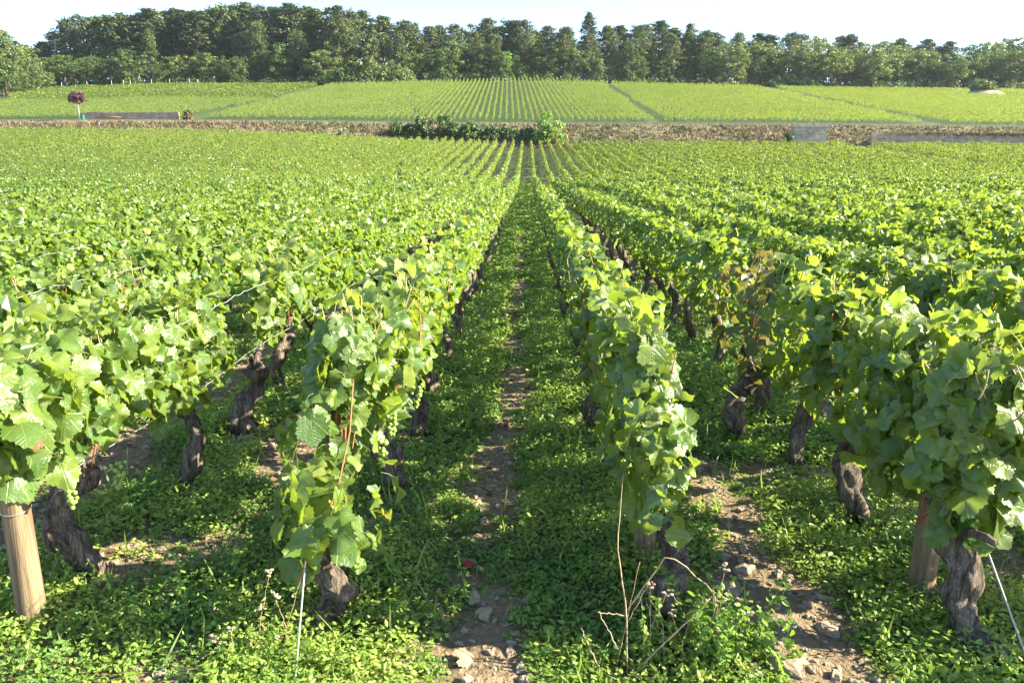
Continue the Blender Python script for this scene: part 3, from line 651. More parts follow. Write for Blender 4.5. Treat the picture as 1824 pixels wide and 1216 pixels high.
lt = MB(); n = 2600; x = rng.uniform(-3.4, 3.4, n); y = rng.uniform(1.95, 9, n); kp = rng.random(n) > weed_density(x, y)*.9; x, y = x[kp], y[kp]; n = len(x)
leaves(lt, rng, np.stack([x, y, zt(x, y)+.006], -1), rng.normal(0, .3, (n, 3))+[0, 0, 1], rng.normal(0, 1, (n, 3)), rng.gamma(2., .011, n)+.008, rng.random(n), T_HEX, 0, .4, .4)
n = 1500; x = rng.uniform(-3.4, 3.4, n); y = rng.uniform(1.95, 7, n); leaves(lt, rng, np.stack([x, y, zt(x, y)+.01], -1), rng.normal(0, .4, (n, 3))+[0, 0, 1], rng.normal(0, 1, (n, 3))*[1, 1, .15], rng.uniform(.04, .13, n), rng.random(n), T_BLADE, 0, 0, .3)
tag(lt.build("leaf_litter", leaf_mat("litter_bits", [(0, (.10, .065, .04)), (.5, (.24, .165, .095)), (1, (.36, .29, .19))], (.2, .15, .08), .15, .8, spec=.2), smooth=False), "brown crumbled leaf litter and straw on the bare soil", "leaf litter", kind="stuff")
def rock(rg, s):
    th_ = np.linspace(0, math.pi, 7); lo = np.arange(10)*2*math.pi/10; q = rg.uniform(0, 6.28, 4)
    V = [[0, 0, s[2]*.9]]
    for a in th_[1:-1]:
        for b in lo:
            r = 1+.16*math.sin(2*b+q[0]+a)+.12*math.sin(3*b+q[1]-2*a)+.08*math.sin(5*b+q[2])+rg.normal(0, .05)
            V.append([r*s[0]*np.sign(math.sin(a)*math.cos(b))*abs(math.sin(a)*math.cos(b))**.8, r*s[1]*np.sign(math.sin(a)*math.sin(b))*abs(math.sin(a)*math.sin(b))**.8, r*s[2]*np.sign(math.cos(a))*abs(math.cos(a))**.7])
    V.append([0, 0, -s[2]]); V = np.array(V); Q = []; Tr = []
    for i_ in range(4):
        for j_ in range(10): Q.append([1+i_*10+j_, 1+(i_+1)*10+j_, 1+(i_+1)*10+(j_+1) % 10, 1+i_*10+(j_+1) % 10])
    for j_ in range(10): Tr += [[0, 1+j_, 1+(j_+1) % 10], [51, 41+(j_+1) % 10, 41+j_]]
    return V, [np.array(Q), np.array(Tr)]
pb_ = MB(); protos = [rock(np.random.default_rng(s), (1, .75, .5)) for s in range(8)]
n = 30000; x = rng.uniform(-3.6, 3.6, n); y = rng.uniform(1.9, 11, n); kp = rng.random(n) > weed_density(x, y)+.04; x, y = x[kp], y[kp]; zz = zt(x, y)
for xi, yi, zi in zip(x, y, zz):
    V, Fs = protos[rng.integers(8)]; s = rng.gamma(1.6, .0045)+.003; a = rng.uniform(0, 6.28); c, d = math.cos(a), math.sin(a)
    pb_.add((V@np.array([[c, d, 0], [-d, c, 0], [0, 0, 1]]))*min(s, .026)+[xi, yi, zi+s*.15], Fs)
tag(pb_.build("pebbles", M['stone'], smooth=False), "small tan limestone pebbles strewn over the bare soil", "pebbles", kind="stuff")
for (px_, py_, s, lab) in ((1325, 1020, .05, "pale flat limestone on the bare soil left of the right post"), (1300, 1055, .045, "rounded tan stone on the soil behind the dead stalks at right"),
                          (1395, 1190, .06, "tan stone at the bottom edge right of the dry stalks"), (1340, 1200, .045, "small stone at the bottom edge beside the dry stalks"),
                          (1475, 1125, .045, "lone grey stone on the soil right of the dry stalks"), (962, 785, .045, "rounded pale stone on the right verge of the aisle path"),
                          (955, 815, .035, "small flat stone just below the rounded one on the aisle path"), (905, 1005, .028, "flat grey stone in the middle of the aisle path")):
    p = ground_at(px_, py_); V, Fs = rock(np.random.default_rng(px_), (s, s*.75, s*.45)); o = MB().add(V, Fs).build("limestone_lump", M['stone'], smooth=False)
    o.location = (p[0], p[1], float(zt(p[0], p[1]))+s*.12); o.rotation_euler = (.1, 0, px_*.7); tag(o, lab, "stone", "limestone lumps on the vineyard soil")
def fallen(px_, py_, s, m, lab, tint=.5, n=1):
    p = ground_at(px_, py_); rg = np.random.default_rng(px_); mb = MB()
    leaves(mb, rg, np.array([[0, 0, .03]]), np.array([[.2, -.35, 1.]]), np.array([[1., .5, .1]]), np.array([s]), np.array([tint]), TPL[0], 0, .5, .4, .12)
    o = mb.build("fallen_leaf", m); o.location = (p[0], p[1], float(zt(p[0], p[1]))); tag(o, lab, "leaf")
pale = leaf_mat("pale_dry_leaf", [(0, (.30, .235, .15)), (1, (.36, .29, .19))], (.28, .22, .14), .2, .7, True)
redl = leaf_mat("red_leaf", [(0, (.35, .02, .02)), (1, (.42, .04, .03))], (.4, .05, .03), .3, .5)
fallen(815, 1185, .08, pale, "large pale dried vine leaf at the bottom of the aisle")
fallen(826, 1016, .05, redl, "small crimson leaf among weeds at the left of the aisle path")
fallen(852, 1108, .055, pale, "greyish dried leaf just above the large pale one on the path")
fallen(835, 1083, .055, pale, "greyish dried leaf left of the path, highest of the dried ones")

# ------------------------------------------------------------------ dry stalks in front of the right row end, dead weeds at left
def stalk(name, paths, lab, cat, group=None, r=.0045, heads=None, leafy=None):
    mb = MB()
    o = empty(name, tuple(paths[0][0]), lab, cat, group); b0 = np.array(paths[0][0]); r = r*.78
    for j_, p in enumerate(paths):
        p = np.asarray(p, float)-b0; t = np.linspace(0, 1, 14)*(len(p)-1); P = np.stack([np.interp(t, np.arange(len(p)), p[:, q]) for q in range(3)], -1)
        P[1:-1] += rng.normal(0, .0018, (12, 3)); V, Fs = tube(P, np.linspace(r*.75 if j_ == 0 else r*.55, r*.32, 14), 6); mb.add(V, Fs)
    mb.build("stem", M['deadstalk'], o)
    if heads:
        for h in heads:
            hm = MB()
            for q in range(5):
                V, Fs = protos[q]; hm.add(V*rng.uniform(.004, .008)+np.asarray(h)-b0+rng.normal(0, .006, 3), Fs)
            hm.build("seed_head", M['seed'], o)
        pass
    return o
def g0(px_, py_, y, up=0):      # a point of the vertical plane at distance y seen at (px, py)
    d = np.array([-math.sin(PS)*math.cos(TH), math.cos(PS)*math.cos(TH), -math.sin(TH)]); r = np.array([math.cos(PS), math.sin(PS), 0]); u = np.cross(r, d)
    v = d+r*(px_-912)/FPX-u*(py_-608)/FPX; t = y/v[1]; return np.array([CX, 0, H])+v*t
stalk("dead_stalk", [[g0(1118, 1216, 2.30), g0(1115, 1090, 2.33), g0(1100, 960, 2.4), g0(1110, 845, 2.45)], [g0(1115, 1095, 2.33), g0(1065, 1090, 2.3), ]], "tall bare upright dead stalk before the right row end", "dead stalk", r=.0055)
stalk("dead_stalk", [[g0(1118, 1085, 2.36), g0(1190, 985, 2.36), g0(1270, 1050, 2.36), g0(1272, 1130, 2.36)], [g0(1270, 1050, 2.36), g0(1285, 1120, 2.36)]], "bent dead stalk arching over the leafy weed before the right row", "dead stalk", r=.0052)
stalk("dead_stalk", [[g0(1075, 1205, 2.28), g0(1035, 1118, 2.3)], [g0(1100, 1155, 2.28), g0(1068, 1090, 2.3)]], "short forked dead stalk leaning left at the bottom of the aisle", "dead stalk", r=.006)
stalk("dead_stalk", [[g0(1120, 1210, 2.3), g0(1200, 1130, 2.3), g0(1265, 1065, 2.32)]], "low dead stalk slanting right beneath the arching one", "dead stalk", r=.006)
stalk("dry_weed", [[g0(425, 1216, 2.27), g0(415, 1150, 2.27), g0(385, 1140, 2.27)], [g0(415, 1150, 2.27), g0(410, 1120, 2.27)], [g0(420, 1180, 2.27), g0(378, 1138, 2.27)]], "brown dry weed with knobbly heads, leftmost of three", "dry weed", "dry seeded weeds at the bottom edge", .004, [g0(385, 1140, 2.27), g0(410, 1118, 2.27), g0(376, 1136, 2.27)])
stalk("dry_weed", [[g0(455, 1216, 2.3), g0(462, 1120, 2.3), g0(480, 1020, 2.3)], [g0(460, 1140, 2.3), g0(445, 1150, 2.3)], [g0(464, 1110, 2.3), g0(495, 1135, 2.3)]], "tallest dry weed with pale seed heads, middle of three", "dry weed", "dry seeded weeds at the bottom edge", .0035, [g0(480, 1018, 2.3), g0(445, 1150, 2.3), g0(495, 1135, 2.3), g0(466, 1080, 2.3)])
stalk("dry_weed", [[g0(500, 1216, 2.33), g0(510, 1120, 2.33), g0(545, 1000, 2.38)], [g0(505, 1170, 2.33), g0(525, 1190, 2.33)], [g0(510, 1120, 2.33), g0(490, 1060, 2.33)]], "thin dry weed beside the guy wire, nearest the left row", "dry weed", "dry seeded weeds at the bottom edge", .003, [g0(492, 1058, 2.33), g0(525, 1190, 2.33)])
for j_, (qa, qb, ya, yb, hd) in enumerate(((1150, 1158, 1216, 1040, 1), (1185, 1172, 1216, 1060, 0), (1215, 1240, 1216, 1075, 1), (1250, 1292, 1210, 1010, 1), (1090, 1140, 1216, 1000, 0), (1285, 1310, 1200, 1095, 0))):
    a_ = g0(qa, ya, 2.33); b_ = g0(qb, yb, 2.36); m_ = (a_+b_)/2+rng.normal(0, .015, 3); e_ = m_+(b_-a_)*.3+np.array([rng.choice([-1, 1])*.05, .01, .02])
    stalk("dry_twig", [[a_, m_, b_], [m_, e_]], f"thin straw-coloured dry twig among the weeds at the right row end, {ORD[j_]} from the left", "dry twig", "dry twigs at the foot of the right row end", .003, [b_, e_] if hd else None)
# leafy weed bush under the arching stalk
o = empty("leafy_weed", (.80, 2.36, 0), "bushy pale green weed with tiny leaves at the foot of the right row end", "weed")
sm = MB(); lm = MB()
for q in range(36):
    a = rng.uniform(0, 6.28); L = rng.uniform(.08, .30); t = np.linspace(0, 1, 7)[:, None]; dr_ = np.array([math.cos(a)*rng.uniform(.1, .75), math.sin(a)*.3, 1.0])
    b = np.array([rng.normal(0, .09), rng.normal(0, .04), 0]); P = b+dr_*L*t+[0, 0, -.1]*t*t*L; V, Fs = tube(P, .0012, 4, False); sm.add(V, Fs)
    K = 34; tt = rng.uniform(.12, 1.03, K)[:, None]; C = b+dr_*L*tt+rng.normal(0, .008, (K, 3)); an = rng.uniform(0, 6.28, K); out = np.stack([np.cos(an), np.sin(an), .3+0*an], -1)
    leaves(lm, rng, C, rng.normal(0, .5, (K, 3))+[0, 0, .8], out, rng.uniform(.016, .034, K), rng.uniform(.1, .9, K), T_OVATE)
sm.build("stems", M['petiole'], o); lm.build("foliage", M['bright'], o, smooth=False)

# ------------------------------------------------------------------ the bank: dry grass, walls, hut, bushes, lane-side things
rng = np.random.default_rng(99); dg = MB()
n = 60000; x = rng.uniform(-85, 85, n); y = np.concatenate([rng.uniform(102.3, 109.5, n*3//4), rng.uniform(109, 116, n-n*3//4)])
kp = rng.random(n) < .35+.65*vnoise(x*.35, y*.5, 5); x, y = x[kp], y[kp]; n = len(x)
tn = np.clip(.25+.5*vnoise(x*.25, y*.4, 6)+rng.normal(0, .2, n)-.12+np.where(vnoise(x*.16+9, y*.35, 8) > .47, .45, 0), 0, 1)
T_TUFT = (np.array([[-.16, 0, 0], [.16, 0, 0], [.10, .6, 0], [0, 1, 0], [-.13, .7, 0]]), [np.array([[0, 1, 2, 4]]), np.array([[4, 2, 3]])])
leaves(dg, rng, np.stack([x, y, zt(x, y)-.03], -1), rng.normal(0, 1, (n, 3))*[1, 1, .3], rng.normal(0, .45, (n, 3))+[0, 0, 1], rng.uniform(.2, .55, n)*np.where(y > 109, .5, 1), tn, T_TUFT, 0, 0, .7)
wx0, wx1 = at(1540, 104.6), at(1860, 105); n = 2600; x = rng.uniform(wx0, wx1, n); y = 104.7+rng.uniform(-.28, .5, n); kp = vnoise(x*.9, y, 51) > .3; x, y = x[kp], y[kp]; n = len(x)
leaves(dg, rng, np.stack([x, y, zt(x, np.full(n, 104.7))+1.5], -1), rng.normal(0, 1, (n, 3))*[1, 1, .4]+[0, -.5, 0], rng.normal(0, .7, (n, 3))+[0, -.5, .35], rng.uniform(.15, .5, n), np.clip(rng.normal(.75, .25, n), 0, 1), T_TUFT, 0, 0, .9)
tag(dg.build("dry_grass", M['dry'], smooth=False), "tan dry grass and scrub covering the roadside bank", "dry grass", kind="stuff")

def wall_run(name, pts, h, th_, mat, lab, cap=True):
    pts = np.asarray(pts, float); o = empty(name, (pts[0][0], pts[0][1], float(zt(pts[0][0], pts[0][1]))), lab, "wall"); o["kind"] = "thing"; base = np.array(o.location)
    rg = np.random.default_rng(len(pts)); n = max(8, int(np.linalg.norm(pts[-1]-pts[0])/.3)); t = np.linspace(0, 1, n)
    q = np.linspace(0, 1, len(pts)); X = np.interp(t, q, pts[:, 0]); Y = np.interp(t, q, pts[:, 1]); zb = zt(X, Y)-.3; ztp = zt(X, Y)+h*(1+rg.normal(0, .02, n))+.12*vnoise(X*.5, Y, 3)
    V = np.stack([np.stack([X, Y-th_/2, zb], -1), np.stack([X, Y-th_/2, ztp], -1), np.stack([X, Y+th_/2, ztp+.03], -1), np.stack([X, Y+th_/2, zb], -1)], 1)-base
    i_ = np.arange(n-1)[:, None]; F_ = np.concatenate([np.stack([i_[:, 0]*4+k, (i_[:, 0]+1)*4+k, (i_[:, 0]+1)*4+(k+1) % 4, i_[:, 0]*4+(k+1) % 4], -1) for k in range(4)])
    MB().add(V, [F_, np.array([[0, 1, 2, 3], [4*n-1, 4*n-2, 4*n-3, 4*n-4]])]).build("wall_face", mat, o, smooth=False)
    return o, X, Y, ztp
wall_run("retaining_wall", [(at(1540, 104.6), 104.6), (at(1640, 104.8), 104.8), (at(1850, 105), 105)], 1.55, .5, M['wall'], "long ragged dry stone retaining wall right of the stone hut")
wo, WX, WY, WZ = wall_run("roadside_wall", [(at(145, 121.5), 121.5), (at(322, 121.5), 121.5)], .95, .35, M['greywall'], "low grey stone wall beyond the lane beside the purple tree")
V, Fs = box((at(195, 121.2)-wo.location.x, -.4, .35), (3.8, .06, .12)); MB().add(V, Fs).build("rusty_bar", M['rustmetal'], wo)
# hut
hx0, hx1 = at(1405, 104.2), at(1463, 104.2); hz = float(zt((hx0+hx1)/2, 104.2)); hw = hx1-hx0
o = empty("stone_hut", ((hx0+hx1)/2, 105.2, hz), "squat pale stone hut with a flat slab top set into the bank", "hut")
V, Fs = box((0, -.6, 1.15), (hw, 1.3, 2.9)); MB().add(V, Fs).build("masonry_wall", M['hut'], o, smooth=False)
V, Fs = box((0, -.6, 2.66), (hw+.12, 1.42, .12)); MB().add(V, Fs).build("roof_slab", M['slab'], o, smooth=False)

def clump_leaves(mb, rng, C, rx, rz, n, size, tint0, tpl=TPL[3], up=.5, tips=None):
    """n leaf faces through each flattened clump"""
    m = len(C); d = nrm(rng.normal(0, 1, (m*n, 3)))*(rng.random((m*n, 1))**.45)
    P = np.repeat(C, n, 0)+d*np.stack([np.repeat(rx, n), np.repeat(rx, n), np.repeat(rz, n)], -1)
    nv = d*1.0+rng.normal(0, .45, (m*n, 3))+[0, 0, up]; tip = rng.normal(0, 1, (m*n, 3))+[0, 0, -.2]
    tint = np.clip(np.repeat(tint0, n)+rng.normal(0, .14, m*n), 0, 1)
    leaves(mb, rng, P, nv, tip, rng.uniform(*size, m*n), tint, tpl, 0, .2, .2)
def bush_mesh(seed, shape, mat, nclump=40, n=40, size=(.16, .3), name="foliage", cr=.3):
    rg = np.random.default_rng(seed); d = nrm(rg.normal(0, 1, (nclump, 3))); d[:, 2] = np.abs(d[:, 2])*1.1-.1; q = rg.random((nclump, 1))**.4
    C = d*q*np.array(shape)*[1, 1, 1]; C[:, 2] = np.maximum(C[:, 2], .12*shape[2]); C += rg.normal(0, .06, C.shape)*np.array(shape)
    mb = MB(); s = cr*np.mean(shape); clump_leaves(mb, rg, C, rg.uniform(.6, 1.3, nclump)*s, rg.uniform(.5, 1, nclump)*s, n, size, rg.uniform(.2, .8, nclump)); return mb.mesh(name, [mat], False)
def twig_mesh(seed, shape, mat, n=7):
    rg = np.random.default_rng(seed); mb = MB()
    for q in range(n):
        e = rg.normal(0, .5, 3)*np.array(shape); e[2] = shape[2]*rg.uniform(.5, .85); k = np.linspace(0, 1, 5)[:, None]
        V, Fs = tube(np.array([rg.normal(0, .06), rg.normal(0, .06), -.15])+e*k+np.sin(k*3)*rg.normal(0, .06, 3), .05*(1-.7*k[:, 0])*max(shape)*.35, 6); mb.add(V, Fs)
    return mb.mesh("stem", [mat])
def bush(px_, d, w, h, mat, lab, seed, depth=None, group=None, name="bush", n=40, nclump=44, size=(.16, .3), z=None):
    x = at(px_, d); zz = float(zt(x, d)) if z is None else z
    o = empty(name, (x, d, zz), lab, "bush", group); sh = (w/2, (depth or w)/2, h*.88)
    link("foliage", bush_mesh(seed, sh, mat, nclump, n, size), o); link("stem", twig_mesh(seed, sh, M['trunk']), o); return o
BG = "dark bushes at the foot of the bank"
bush(712, 106.2, 3.0, 1.7, M['broad'], "dark mid-sized bush left of the tall pair on the bank", 2, 2.4, BG)
bush(752, 106.2, 3.4, 2.9, M['broad'], "tallest dark rounded bush on the bank, left peak", 3, 2.6, BG)
bush(795, 106.2, 3.8, 2.8, M['broad'], "broad dark bush on the bank, right of the left peak", 4, 2.6, BG)
bush(838, 106.0, 3.4, 2.0, M['broad'], "sagging dark bush with dry twigs in the middle of the bank", 5, 2.4, BG)
bush(872, 105.8, 2.6, 1.7, M['broad'], "small dark bush in the shaded middle of the bank", 6, 2.2, BG)
bush(905, 105.8, 2.6, 1.8, M['broad'], "dark bush on the bank next to the yellow-green sapling", 7, 2.2, BG)
bush(938, 105.9, 2.4, 1.6, M['broad'], "dark bush tucked against the yellow-green sapling", 8, 2.0, BG)
bush(974, 105.0, 4.0, 4.1, M['bright'], "bright yellow-green bushy sapling at the top of the central aisle", 9, 3.2, None, "sapling", 34, 40, (.2, .36))
for j_, q in enumerate(range(545, 650, 21)):
    bush(q, 103.6, 2.3, .95+.08*(j_ % 2), M['broad'], f"{ORD[j_]} clump from the left of the dark trimmed hedge below the bank", 20+j_, 1.3, "clumps of the dark hedge below the bank", "hedge_clump", 34, 26, (.14, .24))
bush(1396, 103.9, 1.3, 2.3, M['broad'], "dark ivy shrub clinging to the stone hut's left side", 30, 1.2)
# purple tree
def tree_parts(o, crown, trunk): link("crown", crown, o); link("trunk", trunk, o)
x = at(143, 115.4); o = empty("purple_tree", (x, 115.4, float(zt(x, 115.4))), "small purple-leaved ball tree on a slim pale trunk by the lane", "tree")
mb = MB(); rg = np.random.default_rng(3); C = nrm(rg.normal(0, 1, (34, 3)))*rg.random((34, 1))**.5*[1.2, 1.15, .95]*rg.uniform(.75, 1.2, (34, 1))+[0, 0, 3.1]
clump_leaves(mb, rg, C, np.full(34, .45), np.full(34, .36), 34, (.14, .25), rg.uniform(.2, .8, 34)); mb.build("crown", M['purple'], o, smooth=False)
V, Fs = tube([[0, 0, -.1], [.01, 0, 1.3], [0, 0, 2.9]], [.085, .075, .06], 10); tb = MB().add(V, Fs)
for q in range(9):
    V, Fs = tube([[0, 0, 2.1+.08*q], (C[q*3]+[0, 0, 2.2+.08*q])/2, C[q*3]], [.04, .03, .012], 6); tb.add(V, Fs)
tb.build("trunk", M['palebark'], o)
x = at(149, 115.6); o = empty("litter_bin", (x, 115.6, float(zt(x, 115.6))), "small green bin beside the purple tree's trunk", "bin")
V, Fs = tube([[0, 0, 0], [0, 0, .1], [0, 0, .62], [0, 0, .66]], [.2, .21, .24, .25], 14); MB().add(V, Fs).build("bin_body", M['bin'], o)
V, Fs = tube([[0, 0, .67], [0, 0, .73], [0, 0, .77]], [.27, .25, .12], 14); MB().add(V, Fs).build("lid", M['bin'], o)
# tuft by the end of the grey wall
bush(338, 121.0, 1.6, 1.5, M['dry'], "straw-coloured dry shrub at the right end of the grey wall", 33, 1.2)
bush(497, 160.0, 1.5, 1.6, M['broad'], "small dark square-cut bush beside the left hillside track", 34, 1.4, n=34, nclump=24)
# mound with bush
mx_, my_ = MX, MY; k = 26; a = np.linspace(0, 2*math.pi, k, endpoint=False); rgm = np.random.default_rng(8); V = []; Fm = []
for q, (rr, zz) in enumerate(((1, -.4), (.85, .25), (.6, .85), (.35, 1.2), (.12, 1.35))):
    V.append(np.stack([np.cos(a)*5.4*rr*(1+rgm.normal(0, .05, k)), np.sin(a)*3.2*rr, np.full(k, zz)+rgm.normal(0, .06, k)], -1))
for q in range(4): Fm.append(np.stack([q*k+np.arange(k), q*k+(np.arange(k)+1) % k, (q+1)*k+(np.arange(k)+1) % k, (q+1)*k+np.arange(k)], -1))
Fm = [np.concatenate(Fm), ]; V = np.concatenate(V+[[[0, 0, 1.38]]]); Fm.append(np.stack([4*k+np.arange(k), 4*k+(np.arange(k)+1) % k, np.full(k, 5*k)], -1))
o = MB().add(V, Fm).build("stone_mound", M['stone']); o.location = (mx_, my_, float(zt(mx_, my_))); tag(o, "low heap of cleared stones among the right hillside vines", "stone heap")
o = empty("bush", (mx_-.2, my_, float(zt(mx_, my_))+1.1), "rounded wind-swept bush growing on the stone heap", "bush")
link("foliage", bush_mesh(61, (3.2, 1.9, 3.0), M['broad'], 40, 44, (.25, .42)), o); link("stem", twig_mesh(61, (2.4, 1.8, 2.4), M['trunk']), o)
# thin stakes along the top of the left parcel
for j_, q in enumerate((118, 163, 207, 228, 240, 278, 310, 345)):
    y = 213.0; x = at(q, y); z0 = float(zt(x, y)); V, Fs = tube([[0, 0, -.2], [0, 0, 1.0], [0, 0, 2.0]], [.07, .065, .06], 7)
    o = MB().add(V, Fs).build("vineyard_stake", M['slab']); o.location = (x, y, z0); tag(o, f"{ORD[j_]} pale stake from the left along the wood's edge above the left parcel", "stake", "pale stakes along the wood's edge")
p = ground_at(580, 151); V, Fs = tube([[0, 0, -.2], [0, 0, 1.0], [0, 0, 1.9]], [.1, .095, .09], 8); o = MB().add(V, Fs).build("track_post", M['slab']); o.location = (p[0], 210, float(zt(p[0], 210))); tag(o, "single pale post at the top of the left hillside track", "post")

# ------------------------------------------------------------------ the wood
def pine_mesh(seed, style):
    """unit-height pine: crown mesh and trunk mesh.  style: 0 open stone-pine top, 1 full cone, 2 ragged column"""
    rg = np.random.default_rng(seed+500); C = []; rx = []; T = MB()
    k = np.linspace(0, 1, 9); bend = rg.normal(0, .012, 2)
    P = np.stack([bend[0]*np.sin(k*4), bend[1]*np.sin(k*5), -.02+.97*k], -1); V, Fs = tube(P, .0125*(1.1-.85*k), 8); T.add(V, Fs)
    z0 = (.40, .14, .24)[style]; nb = (84, 110, 112)[style]
    for q in range(nb):
        t = (q+rg.random())/nb; z = z0+(1-z0)*t
        R_ = (.175*math.sqrt(max(.03, 1-((t-.42)/.60)**2)), .205*(1-t)**.75+.02, .175*math.sqrt(max(.02, 1-((t-.3)/.72)**2))*(1-t*.30))[style]*rg.uniform(.6, 1.2)
        a = q*2.4+rg.normal(0, .5); e = np.array([math.cos(a)*R_, math.sin(a)*R_, z+R_*rg.uniform(-.05, .25)])
        b = np.array([np.interp(z, P[:, 2], P[:, 0]), np.interp(z, P[:, 2], P[:, 1]), z-.012])
        V, Fs = tube([b, (b+e)/2+[0, 0, -.004], e], [.0042, .003, .0015], 4, False); T.add(V, Fs)
        m = 3 if R_ > .08 else 2
        for s in np.linspace(.5, 1.05, m): C.append(b+(e-b)*s+rg.normal(0, .008, 3)); rx.append((.029+.018*rg.random())*(1.15 if style == 0 else 1))
    C.append(np.array([P[-1, 0], P[-1, 1], .97])); rx.append(.028)
    C = np.array(C); rx = np.array(rx); mb = MB(); clump_leaves(mb, rg, C, rx, rx*.72, 22, (.013, .026), rg.uniform(.1, .85, len(C)), TPL[4], .7)
    return mb, T
def broad_mesh(seed, style):
    rg = np.random.default_rng(seed+800); T = MB(); k = np.linspace(0, 1, 7)
    P = np.stack([rg.normal(0, .01)*k*k*3, rg.normal(0, .01)*k*3, -.02+.72*k], -1); V, Fs = tube(P, .017*(1.15-.8*k), 8); T.add(V, Fs)
    nc = 90; d = nrm(rg.normal(0, 1, (nc, 3))); q = rg.random((nc, 1))**.33; ax_ = np.array([(.24, .24, .40), (.30, .30, .36), (.18, .18, .43)][style]); c0 = np.array([0, 0, (.57, .60, .55)[style]])
    lob = 1+.20*np.sin(d[:, :1]*5+seed)+.16*np.sin(d[:, 1:2]*6+seed*2); lob = 1+(lob-1)*(1-.7*np.abs(d[:, 2:]))
    C = c0+d*q*ax_*lob
    for j_ in range(0, nc, 7):
        b = P[rg.integers(2, 6)]; V, Fs = tube([b, (b+C[j_])/2+[0, 0, .02], C[j_]], [.006, .004, .002], 5, False); T.add(V, Fs)
    mb = MB(); rx = rg.uniform(.04, .08, nc); clump_leaves(mb, rg, C, rx, rx*.8, 46, (.018, .034), rg.uniform(.1, .9, nc), TPL[4], .5)
    return mb, T
PR = {}
def proto(kind, v, mat, pale=False):
    key = (kind, v, mat, pale)
    if key not in PR:
        if kind.startswith('pine'): c, t = pine_mesh(v*3+int(kind[4]), int(kind[4]))
        else: c, t = broad_mesh(v*3+int(kind[5]), int(kind[5]))
        PR[key] = (c.mesh("crown", [M[mat]], False), t.mesh("trunk", [M['palebark' if pale else 'trunk']]))
    return PR[key]
rt = np.random.default_rng(42)
def tree(name, px_, ytop, d, kind, mat, lab, group, wide=1.0, pale=False, ybase=None):
    x = at(px_, d); z0 = float(zt(x, d)); zt_ = float(tang(ytop))*d+H; h = max(zt_-z0, 2.5)
    v = int(rt.integers(3)); c, t = proto(kind, v, mat, pale)
    o = empty(name, (x, d, z0), lab, "tree", group, rz=rt.uniform(0, 6.28), s=(h*wide, h*wide, h)); tree_parts(o, c, t); return o
SKY = [(58, 78, 'pine2'), (76, 84, 'pine2'), (92, 73, 'pine2'), (114, 56, 'pine0'), (140, 32, 'pine0'), (164, 26, 'pine0'), (190, 28, 'pine2'), (213, 26, 'pine2'), (236, 22, 'pine2'), (263, 23, 'pine2'), (287, 15, 'pine2'), (310, 19, 'pine2'),
       (331, 14, 'pine2'), (350, 18, 'pine2'), (368, 18, 'pine2'), (388, 17, 'pine2'), (410, 9, 'pine0'), (431, 10, 'pine2'), (450, 5, 'pine2'), (475, 10, 'pine0'), (505, 13, 'pine2'), (530, 7, 'pine2'), (556, 12, 'pine2'), (575, 17, 'pine2'),
       (607, 11, 'pine2'), (628, 20, 'pine0'), (655, 20, 'pine2'), (690, 29, 'pine2'), (725, 37, 'pine2'), (745, 42, 'pine1'), (771, 48, 'pine2'), (787, 46, 'pine2'), (812, 45, 'pine0'), (840, 40, 'broad0'), (870, 34, 'pine2'), (891, 38, 'broad0'), (910, 37, 'pine2'), (930, 37, 'pine0'),
       (951, 57, 'pine2'), (973, 48, 'pine2'), (1003, 50, 'pine2'), (1043, 24, 'pine1'), (1075, 48, 'pine2'), (1096, 48, 'pine2'), (1126, 47, 'pine0'), (1141, 46, 'pine2'), (1165, 40, 'pine2'), (1190, 52, 'pine2'), (1217, 44, 'pine1'), (1246, 57, 'pine2'),
       (1262, 60, 'pine2'), (1300, 61, 'pine0'), (1334, 62, 'pine2'), (1354, 64, 'pine2'), (1390, 61, 'pine0'), (1406, 64, 'pine0'), (1430, 60, 'broad1'), (1473, 67, 'pine0'), (1492, 64, 'pine2'), (1513, 75, 'broad2'), (1540, 74, 'broad0'), (1558, 69, 'broad1'),
       (1577, 72, 'pine2'), (1600, 80, 'broad0'), (1620, 73, 'pine2'), (1643, 85, 'pine0'), (1660, 77, 'pine2'), (1692, 80, 'broad0'), (1712, 78, 'broad0'), (1731, 71, 'broad0'), (1753, 69, 'broad0'), (1776, 65, 'broad2'), (1803, 66, 'broad0'), (1826, 88, 'broad1')]
for j_, (q, yt, kd) in enumerate(SKY):
    pn = kd[:4] == 'pine'
    side = "left" if j_ < 37 else "right"; oi = j_ if j_ < 37 else len(SKY)-1-j_
    look = {'pine0': "open flat-topped pine", 'pine1': "pointed conical pine", 'pine2': "ragged dark pine"}.get(kd, "leafy rounded tree")
    lab = f"{look}, {ORD[oi]} crown from the {side} along the wood's skyline"
    if q == 1043: lab = "tallest pointed conical pine, standing clear of the skyline right of the centre"
    if q == 140: lab = "flat-topped pine with sky gaps between its tiers at the wood's left end"
    d = 236+rt.uniform(-5, 10)
    tree("pine_tree" if pn else "broadleaf_tree", q, yt, d, kd, ('pine' if rt.random() < .35 else 'olive') if pn else ('broad' if rt.random() < .5 else 'light'), lab, "trees along the wood's skyline", wide={'pine0': 1.15, 'pine1': 1.1, 'pine2': 1.6}.get(kd, 1.25))
